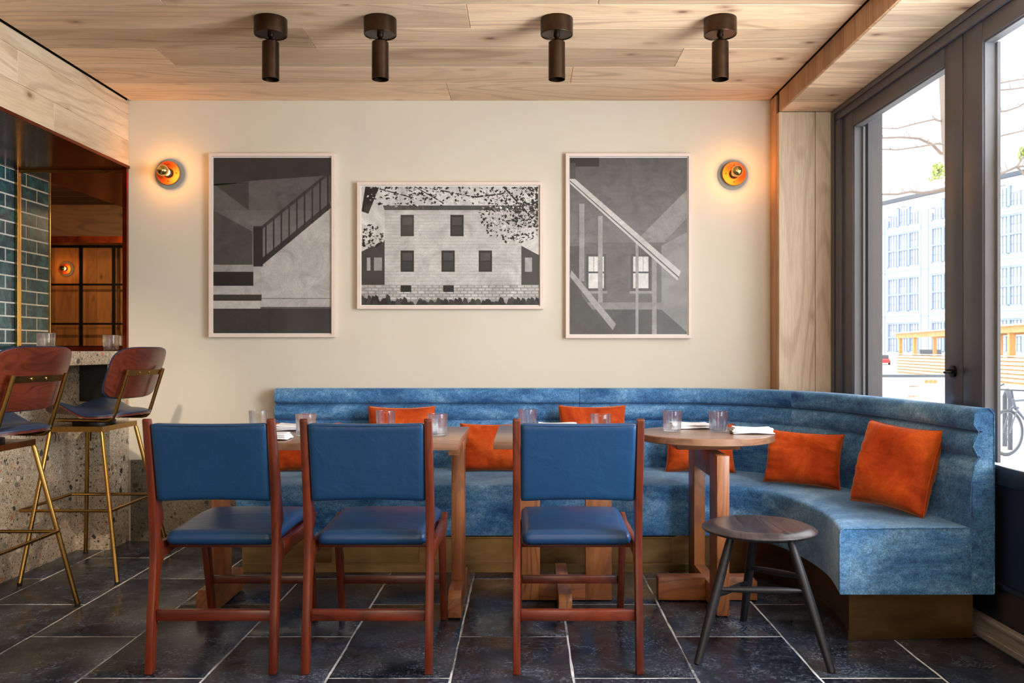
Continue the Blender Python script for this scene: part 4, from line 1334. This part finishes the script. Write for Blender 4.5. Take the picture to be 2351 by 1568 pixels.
# ------------------------------------------------------------------ bar stools
def make_barstool():
    t = thing('bar_stool', 'x', 'bar stool', (0, 0, 0), 'rosewood and brass bar stools')
    feet = [(0.229, -0.296), (-0.221, -0.31), (-0.227, 0.298), (0.22, 0.298)]
    tops = [(0.085, -0.155), (-0.165, -0.155), (-0.165, 0.20), (0.085, 0.20)]
    for (fx, fy), (tx, ty) in zip(feet, tops):
        MB().tube([(fx, fy, 0.006), (tx + (fx - tx) * 0.03, ty + (fy - ty) * 0.03, 0.688), (tx, ty, 0.702)], [0.0105, 0.0105, 0.007], 14).build('leg', M['brass'], t, smooth=50)
        MB().lathe([(0, 0), (0.0115, 0), (0.0115, 0.0085), (0, 0.0085)], (fx, fy, 0.0), seg=14).build('foot_cap', M['rubber'], t, smooth=50)
    z = 0.33
    ring = [(0.168, -0.232, z), (-0.262, -0.232, z), (-0.272, -0.222, z), (-0.272, 0.228, z), (-0.262, 0.238, z), (0.166, 0.238, z), (0.168, -0.232, z)]
    MB().tube(ring, 0.0078, 12, caps=False).build('footrest', M['brass'], t, smooth=50)
    fr = MB()
    x0, x1, y0, y1 = -0.172, 0.092, -0.162, 0.207
    fr.box(x0, x1, y0, y0 + 0.008, 0.7, 0.725); fr.box(x0, x1, y1 - 0.008, y1, 0.7, 0.725)
    fr.box(x0, x0 + 0.008, y0 + 0.008, y1 - 0.008, 0.7, 0.725); fr.box(x1 - 0.008, x1, y0 + 0.008, y1 - 0.008, 0.7, 0.725)
    fr.box(x0, x1, y0, y1, 0.722, 0.7255)
    fr.build('seat_ring', M['brass'], t)
    MB().lathe([(0, 0.726), (0.10, 0.726), (0.10, 0.744), (0, 0.744)], (-0.04, 0.022, 0), seg=32).build('swivel', M['black_metal'], t, smooth=30)
    cy = 0.03
    for s in (-1, 1):
        y = cy + s * 0.145
        MB().tube([(-0.19, y, 0.752), (0.12, y, 0.752), (0.143, y, 0.756), (0.158, y, 0.768), (0.168, y, 0.79), (0.236, y, 0.99), (0.240, y, 1.003)], 0.0092, 14).build('back_post', M['brass'], t, smooth=50)
    MB().box(-0.12, -0.08, cy - 0.15, cy + 0.15, 0.742, 0.748).build('cross_plate', M['brass'], t)
    # crossbar with two screws
    cb = MB().box(0.2255, 0.2305, cy - 0.14, cy + 0.14, 0.972, 0.998)
    cb.map(lambda x, y, z: (x + 0.34 * (z - 0.985) - 0.0 , y, z))
    cb.build('crossbar', M['brass'], t)
    for s in (-0.04, 0.04):
        MB().lathe([(0.0065, 0), (0.0065, 0.002), (0.004, 0.0035), (0, 0.002)], (0.2305, cy + s, 0.985), (1, 0, -0.3), 14).build('screw', M['brass_bright'], t, smooth=40)
    # backrest shell
    def bs(off):
        def f(u, v, r):
            x = 0.2245 - 0.04 * (u / 0.215) ** 2 + 0.36 * v - off
            return (x, cy + u, 0.985 + v)
        return f
    MB().sheet(0.212, 0.125, 4.5, bs(0.0), bs(0.011)).build('back_shell', M['rosewood'], t, smooth=50)
    def bp(u, v, r):
        x = 0.2245 - 0.04 * (u / 0.215) ** 2 + 0.36 * v - 0.012 - 0.024 * (1 - r ** 4)
        return (x - 0.004, cy + u, 0.985 + v)
    MB().sheet(0.216, 0.129, 4.5, bs(0.0112), bp).build('back_pad', M['navy_leather'], t, smooth=50)
    # seat
    def sz(u, v):
        f = max(0.0, min(1.0, (0.10 - u) / 0.22)); f = f * f * (3 - 2 * f)
        return 0.772 + 0.075 * (abs(v) / 0.215) ** 2.2 * f + 0.012 * max(0, -u / 0.23) + 0.012 * max(0, u / 0.23) ** 2
    cx = -0.02
    MB().sheet(0.222, 0.212, 2.7, lambda u, v, r: (cx + u, cy + v, sz(u, v)), lambda u, v, r: (cx + u, cy + v, sz(u, v) - 0.011)).build('seat_shell', M['rosewood'], t, smooth=50)
    MB().sheet(0.226, 0.216, 2.7, lambda u, v, r: (cx + u, cy + v, sz(u, v) + 0.006 + 0.026 * (1 - r ** 5)), lambda u, v, r: (cx + u, cy + v, sz(u, v) + 0.0004)).build('seat_pad', M['navy_leather'], t, smooth=50)
    # the seat and back are swivelled a few degrees on the base
    RZ = Matrix.Translation((0, 0.03, 0)) @ Matrix.Rotation(math.radians(-9), 4, 'Z') @ Matrix.Translation((0, -0.03, 0))
    for c in t.children:
        if c.name.split('.')[0] in ('back_post', 'crossbar', 'screw', 'back_shell', 'back_pad', 'seat_shell', 'seat_pad', 'cross_plate'):
            c.data.transform(RZ)
    return t
b0 = make_barstool()
freeze(b0)
b0.location = (-2.15, 4.29, 0.0004); b0['label'] = 'bar stool with rosewood back farther from the camera, nearest the cream wall'
b1 = copy_tree(b0)
b1.location = (-2.15, 3.36, 0.0004); b1['label'] = 'nearer bar stool, cut off by the left edge of the photo'

# ------------------------------------------------------------------ outside
struct(MB().box(2.0, 140, -60, 200, -0.62, -0.45).build('street', M['street']))
# far white building
ax = Vector((0.349, -1.0, 0)); axn = ax.normalized(); nrm = Vector((-axn.y * -1, axn.x * -1, 0))
nrm = Vector((axn.y, -axn.x, 0))      # towards the street (camera side)
if nrm.x > 0: nrm = -nrm
B0 = Vector((48, 89, 0)); KL = ax.length


def fpt(t, dn, z):
    """t along facade (in units of Y), dn metres proud of the facade"""
    p = B0 + ax * t + nrm * dn
    return (p.x, p.y, z)


def fbox(mb, t0, t1, d0, d1, z0, z1):
    m2 = MB().box(t0, t1, d0, d1, z0, z1)
    m2.map(lambda a, b, c: fpt(a, b, c))
    mb.add(m2.v, m2.f); return mb
bld = thing('building', 'white painted industrial building with arched top windows across the street', 'building', (48, 89, -0.45))
ROWS = [(15.55, 17.4, True), (10.8, 14.87, False), (5.55, 9.63, False), (0.8, 4.3, False)]
bays = [(-13.1 + 6.36 * k) for k in range(-2, 5)]
W = 4.73
wall = MB()
tL, tR = bays[0] - 1.6, bays[-1] + W + 1.6
edges = [tL] + [e for b in bays for e in (b, b + W)] + [tR]
for i in range(0, len(edges), 2):
    fbox(wall, edges[i], edges[i + 1], -12, 0.0, -0.6, 19.0)
for b in bays:
    zs = [-0.6, 0.8, 4.3, 5.55, 9.63, 10.8, 14.87, 15.55]
    for i in range(0, 8, 2):
        fbox(wall, b, b + W, -12, 0.0, zs[i], zs[i + 1])
    # arch head filler
    N = 10
    for q in range(N):
        u0, u1 = -1 + 2 * q / N, -1 + 2 * (q + 1) / N
        zz = 16.4 + 1.55 * math.sqrt(max(0, 1 - ((u0 + u1) / 2) ** 2))
        fbox(wall, b + W * (u0 + 1) / 2, b + W * (u1 + 1) / 2, -12, 0.0, zz, 19.0)
wall.build('wall', M['facade'], bld)
tr = MB()
for z in (5.0, 10.3, 15.1):
    fbox(tr, tL, tR, 0.0, 0.12, z, z + 0.10)
for b in bays:
    for dd in (-0.35, W + 0.25):
        fbox(tr, b + dd, b + dd + 0.1, 0.0, 0.1, -0.5, 17)
tr.build('string_course', M['facade_blue'], bld)
co = MB(); fbox(co, tL - 0.5, tR + 0.5, -0.2, 0.5, 18.55, 18.95); co.build('cornice', M['curb'], bld)
co = MB(); fbox(co, tL, tR, -2.5, -0.4, 19.0, 20.2); co.build('roof_parapet', M['facade'], bld)
fin = MB(); fbox(fin, tL, tR, -14, -12.05, -0.6, 18.9); fin.build('rear_wall', M['facade'], bld)
for b in bays:
    for (z0, z1, arch) in ROWS:
        m = MB()
        top = z1
        zt = 17.9 if arch else z1
        for q in range(4):
            tt = b + W * q / 3
            zq = zt if not arch else (17.75 if q in (1, 2) else 16.5)
            fbox(m, max(b, tt - 0.16), min(b + W, tt + 0.16), -0.25, -0.05, z0, zq)
        if not arch:
            fbox(m, b, b + W, -0.25, -0.06, z1 - 0.2, z1); 
            zm = (z0 + z1) / 2
            fbox(m, b, b + W, -0.25, -0.06, zm - 0.1, zm + 0.12)
            hz_ = [z0 + (z1 - z0) * 0.25, z0 + (z1 - z0) * 0.75]
        else:
            hz_ = [16.2, 17.0]
        fbox(m, b, b + W, -0.25, -0.05, z0, z0 + 0.15)
        for q in range(3):
            for f_ in (0.25, 0.5, 0.75):
                tt = b + W * (q + f_) / 3
                zq = zt if not arch else (17.6 if q == 1 else 16.9)
                fbox(m, tt - 0.03, tt + 0.03, -0.25, -0.18, z0, zq)
        for zz in hz_:
            fbox(m, b, b + W, -0.25, -0.18, zz - 0.03, zz + 0.03)
        w_ = m.build('window', M['win_frame'], bld)
        m = MB(); fbox(m, b, b + W, -0.34, -0.26, z0, zt)
        m.build('pane', M['win_glass'], w_)
        # white blinds in the lower half of the upper sash
        if not arch:
            m = MB(); zm = (z0 + z1) / 2
            for q in range(3):
                fbox(m, b + W * q / 3 + 0.2, b + W * (q + 1) / 3 - 0.2, -0.258, -0.252, zm + 0.1, zm + (z1 - z0) * (0.22 + 0.05 * ((q * 7 + int(z0)) % 3)))
            m.build('blind', M['facade'], w_)

# roof shrubs
def shrub(c, s, n, label, seed):
    r = random.Random(seed)
    mb = MB()
    for i in range(n):
        a = r.random() * 6.28; rr = r.random() ** 0.5 * s * (1 - 0.5 * (i / n)); z = s * 1.6 * (i / n) + r.random() * 0.3
        p = Vector((c[0] + rr * math.cos(a), c[1] + rr * math.sin(a), c[2] + z))
        u = Vector((r.uniform(-1, 1), r.uniform(-1, 1), r.uniform(-1, 1))).normalized() * 0.22
        v = u.cross(Vector((r.uniform(-1, 1), r.uniform(-1, 1), 1))).normalized() * 0.12
        mb.add([p - u, p + v, p + u, p - v], [(0, 1, 2, 3)])
    t = thing('roof_shrub', label, 'shrub', c, 'shrubs on the roof')
    mb.build('foliage', M['leaf'], t)
    MB().tube([(c[0], c[1], c[2]), (c[0], c[1], c[2] + s * 1.3)], 0.06, 6).build('stem', M['bark'], t)
def roofpt(px, dn=-1.2):
    k = (px - VX) / F
    t = (k * 89 - 48) / (0.349 + k)
    return fpt(t, dn, 20.2 if dn < -0.4 else 18.95)
c = roofpt(2137); shrub((c[0], c[1], 18.98 + 1.22), 1.1, 260, 'green shrub on the roof edge left of the window mullion', 3)
c = roofpt(2330); shrub((c[0], c[1], 18.98 + 1.22), 0.7, 160, 'green shrub on the roof edge right of the window mullion', 4)

# timber street dining shed along the kerb
A = Vector((22.0, 37.6, 0)); Bq = Vector((25.4, 57.8, 0))
dsh = (Bq - A); LS = dsh.length; dsh.normalize(); nsh = Vector((dsh.y, -dsh.x, 0))


def sbox(mb, s0, s1, n0, n1, z0, z1):
    m2 = MB().box(s0, s1, n0, n1, z0, z1)
    m2.map(lambda a, b, c: (A.x + dsh.x * a + nsh.x * b, A.y + dsh.y * a + nsh.y * b, c))
    mb.add(m2.v, m2.f); return mb
shd = thing('dining_shed', 'open timber street shed with slatted parapet across the road', 'shed', tuple(A + Vector((0, 0, -0.45))))
for s in [LS - 0.0, LS - 3.4, LS - 11.5, LS - 13.2, 3.2, 1.6, -4]:
    for n in (0.0, 2.2):
        sbox(MB(), s - 0.15, s + 0.15, n, n + 0.18, -0.45, 1.95).build('post', M['shed_wood'], shd)
sbox(MB(), -4.5, LS + 0.5, -0.1, 0.15, 1.88, 2.18).build('beam', M['shed_wood'], shd)
sbox(MB(), -4.5, LS + 0.5, 2.2, 2.4, 1.88, 2.18).build('beam', M['shed_wood'], shd)
sbox(MB(), -4.7, LS + 0.7, -0.3, 2.8, 2.18, 2.26).build('roof', M['slat_wood'], shd)
for k in range(6):
    z = -0.36 + k * 0.19
    sbox(MB(), -4.5, LS + 0.3, -0.12, -0.06, z, z + 0.13).build('slat', M['slat_wood'], shd)
sbox(MB(), -4.5, LS + 0.3, -0.05, 0.0, -0.45, 0.75).build('back_panel', M['shed_wood'], shd)
sbox(MB(), -4.5, LS + 0.3, -0.18, 0.1, 0.78, 0.84).build('top_board', M['slat_wood'], shd)

# white plank barrier on this side of the road
bar_ = thing('plank_barrier', 'low white plank barrier with orange reflectors beyond the window', 'barrier', (8.4, 19.0, -0.45))
bA = Vector((8.2, 20.0, 0)); bB = Vector((9.9, 20.0, 0))
for k, (za, zb) in enumerate(((-0.42, -0.28), (-0.22, -0.03), (0.03, 0.22), (0.25, 0.43))):
    MB().box(7.6, 10.6, 20.0, 20.06, za, zb).build('plank', M['white_paint'], bar_)
for x in (7.7, 9.05, 10.4):
    MB().box(x, x + 0.22, 20.061, 20.12, -0.45, 0.42).build('upright', M['slat_wood'], bar_)
for px in (2017, 2127, 2137, 2147):
    x, y, z = P(px, 876, 20.0)
    MB().lathe([(0, 0), (0.045, 0), (0.045, 0.02), (0, 0.02)], (x, 19.999, z), (0, -1, 0), 10).build('reflector', M['orange_mark'], bar_)
MB().box(7.4, 10.8, 20.3, 20.7, 0.44, 0.50).build('top_rail', M['curb'], bar_)


def car(name, c, rz, mat, label, s=1.0):
    t = thing(name, label, 'car', c, 'parked cars')
    def T(x, y, z):
        return (c[0] + (x * math.cos(rz) - y * math.sin(rz)) * s, c[1] + (x * math.sin(rz) + y * math.cos(rz)) * s, c[2] + z * s)
    body = [(-2.2, 0.3), (-2.25, 0.75), (-2.0, 0.9), (-1.1, 0.95), (1.2, 0.95), (2.0, 0.85), (2.2, 0.65), (2.2, 0.3)]
    cab = [(-1.5, 0.95), (-1.0, 1.42), (0.5, 1.45), (1.1, 0.95)]
    MB().prism(body, -0.85, 0.85, 'y').map(T).build('body', mat, t, bevel=0.04)
    MB().prism(cab, -0.75, 0.75, 'y').map(T).build('cabin', M['car_black'], t, bevel=0.04)
    for x in (-1.4, 1.4):
        for y in (-0.86, 0.86):
            MB().lathe([(0, -0.1), (0.33, -0.1), (0.33, 0.1), (0, 0.1)], (x, y, 0.33), (0, 1, 0), 18).map(T).build('wheel', M['black'], t)
k = (2027 - VX) / F
car('parked_car', (k * 88, 88, -0.45), 1.2, M['car_red'], 'small red parked car far left beyond the shed', 0.7)
k = (2130 - VX) / F
car('parked_car', (k * 72, 72, -0.45), 1.3, M['car_black'], 'dark parked car seen through the shed', 1.1)

# bare street tree
tree = thing('bare_tree', 'bare street tree with thin leafless branches outside the windows', 'tree', (7.6, 14.9, -0.45))
tx = (2197 - VX) / F * 15
MB().tube([(tx, 15, -0.45), (tx + 0.03, 15, 2), (tx - 0.05, 15, 3.7), (tx - 0.2, 15, 4.8), (tx - 0.28, 15, 6.4), (tx - 0.30, 15, 9)], [0.14, 0.12, 0.09, 0.07, 0.055, 0.03], 10).build('trunk', M['bark'], tree, smooth=60)
BR = [[(2190, 360), (2160, 352), (2140, 332), (2110, 318), (2070, 315), (2012, 317)],
      [(2185, 285), (2160, 278), (2145, 274), (2110, 282), (2060, 295), (2012, 294)],
      [(2180, 332), (2150, 330), (2110, 337), (2060, 344), (2012, 342)],
      [(2195, 430), (2160, 437), (2120, 443), (2090, 440), (2060, 446), (2012, 446)],
      [(2190, 230), (2240, 205), (2290, 192), (2320, 186), (2360, 180)],
      [(2200, 225), (2270, 209), (2320, 205), (2360, 200)],
      [(2210, 290), (2270, 259), (2310, 255), (2340, 245), (2370, 225)],
      [(2200, 345), (2270, 320), (2310, 309), (2360, 298)],
      [(2200, 445), (2265, 408), (2300, 398), (2335, 383), (2370, 380)],
      [(2335, 383), (2350, 360), (2365, 350)], [(2335, 383), (2355, 405), (2370, 420)]]
for i, b in enumerate(BR):
    pts = [P(px, py, 15 + 0.25 * math.sin(i * 2.1 + q)) for q, (px, py) in enumerate(b)]
    r0 = 0.035 if i in (0, 3, 8) else 0.022
    o_ = MB().tube(pts, [r0 * (1 - 0.65 * q / len(pts)) for q in range(len(pts))], 7)
    rr = random.Random(i)
    for q in range(len(pts) - 1):
        for _ in range(2):
            f_ = rr.random(); a = Vector(pts[q]) * (1 - f_) + Vector(pts[q + 1]) * f_
            e = a + Vector((rr.uniform(-.12, .12), rr.uniform(-.1, .1), rr.uniform(0.02, .2)))
            o_.tube([a, e], [0.008, 0.004], 5)
    o_.build('branch', M['bark'], tree, smooth=60)

# bicycle
def bicycle(c, yaw):
    t = thing('bicycle', 'grey bicycle parked on the pavement outside the right window', 'bicycle', c)
    cs, sn = math.cos(yaw), math.sin(yaw)
    def T(p):
        x, y, z = p
        return (c[0] + x * cs - y * sn, c[1] + x * sn + y * cs, c[2] + z)
    def torus(cx, r, tr_, n=40):
        return [T((cx + r * math.cos(2 * math.pi * k / n), 0, 0.34 + r * math.sin(2 * math.pi * k / n))) for k in range(n + 1)]
    for cx in (0.0, 1.02):
        w = MB().tube(torus(cx, 0.325, 0.016), 0.018, 8, caps=False).build('wheel', M['bike_tyre'], t, smooth=60)
        m = MB(); m.tube(torus(cx, 0.300, 0.01), 0.009, 6, caps=False)
        for k in range(18):
            a = 2 * math.pi * k / 18
            m.tube([T((cx, 0, 0.34)), T((cx + 0.3 * math.cos(a), 0, 0.34 + 0.3 * math.sin(a)))], 0.0018, 4)
        m.build('spokes', M['bead'], w)
    fr = MB()
    def seg(a, b, r): fr.tube([T(a), T(b)], r, 8)
    seg((0.13, 0, 0.83), (0.18, 0, 0.68), 0.022); seg((0.15, 0, 0.80), (0.70, 0, 0.82), 0.017); seg((0.18, 0, 0.69), (0.62, 0, 0.30), 0.02); seg((0.62, 0, 0.30), (0.72, 0, 0.88), 0.017)
    for y in (-0.05, 0.05):
        seg((1.02, y, 0.34), (0.64, y * 0.4, 0.30), 0.01); seg((1.02, y, 0.34), (0.71, y * 0.4, 0.80), 0.009)
    fr.build('frame', M['bike_grey'], t, smooth=60)
    fk = MB()
    for y in (-0.055, 0.055):
        fk.tube([T((0.17, y * 0.9, 0.70)), T((0.06, y, 0.5)), T((0.0, y, 0.34))], 0.012, 8)
    fk.tube([T((0.17, -0.06, 0.70)), T((0.17, 0.06, 0.70))], 0.016, 8)
    fk.build('fork', M['bike_grey'], t, smooth=60)
    hb = MB()
    hb.tube([T((0.13, 0, 0.84)), T((0.10, 0, 0.96))], 0.016, 8)
    hb.tube([T((0.08, -0.32, 0.97)), T((0.10, -0.2, 0.96)), T((0.08, 0, 0.96)), T((0.10, 0.2, 0.96)), T((0.08, 0.32, 0.97))], 0.013, 8)
    for y in (-0.31, 0.31):
        hb.tube([T((0.08, y, 0.97)), T((0.25, y * 1.05, 1.0)), T((0.36, y * 1.08, 1.03))], 0.014, 8)
    hb.build('handlebar', M['bike_tyre'], t, smooth=60)
    MB().soft(0.13, 0.06, 0.025, 0.02, 6, 4, 2).map(lambda x, y, z: T((x + 0.74, y, z + 0.93))).build('saddle', M['black'], t, smooth=60)
    MB().lathe([(0, -0.01), (0.09, -0.01), (0.09, 0.01), (0, 0.01)], (0.62, -0.04, 0.30), (0, 1, 0), 20).map(lambda x, y, z: T((x, y, z))).build('crank', M['bike_tyre'], t)
    return t
bicycle((7.02, 12.4, -0.449), 0.38)
tag(MB().tube([(7.50, 13.15, -0.45), (7.50, 13.15, 0.35), (7.53, 13.25, 0.43), (7.6, 13.4, 0.46), (7.67, 13.55, 0.43), (7.70, 13.65, 0.35), (7.70, 13.65, -0.45)], 0.035, 10).build('bike_rack', M['bike_tyre'], smooth=60), 'grey metal hoop rack behind the bicycle wheel', 'bike rack')
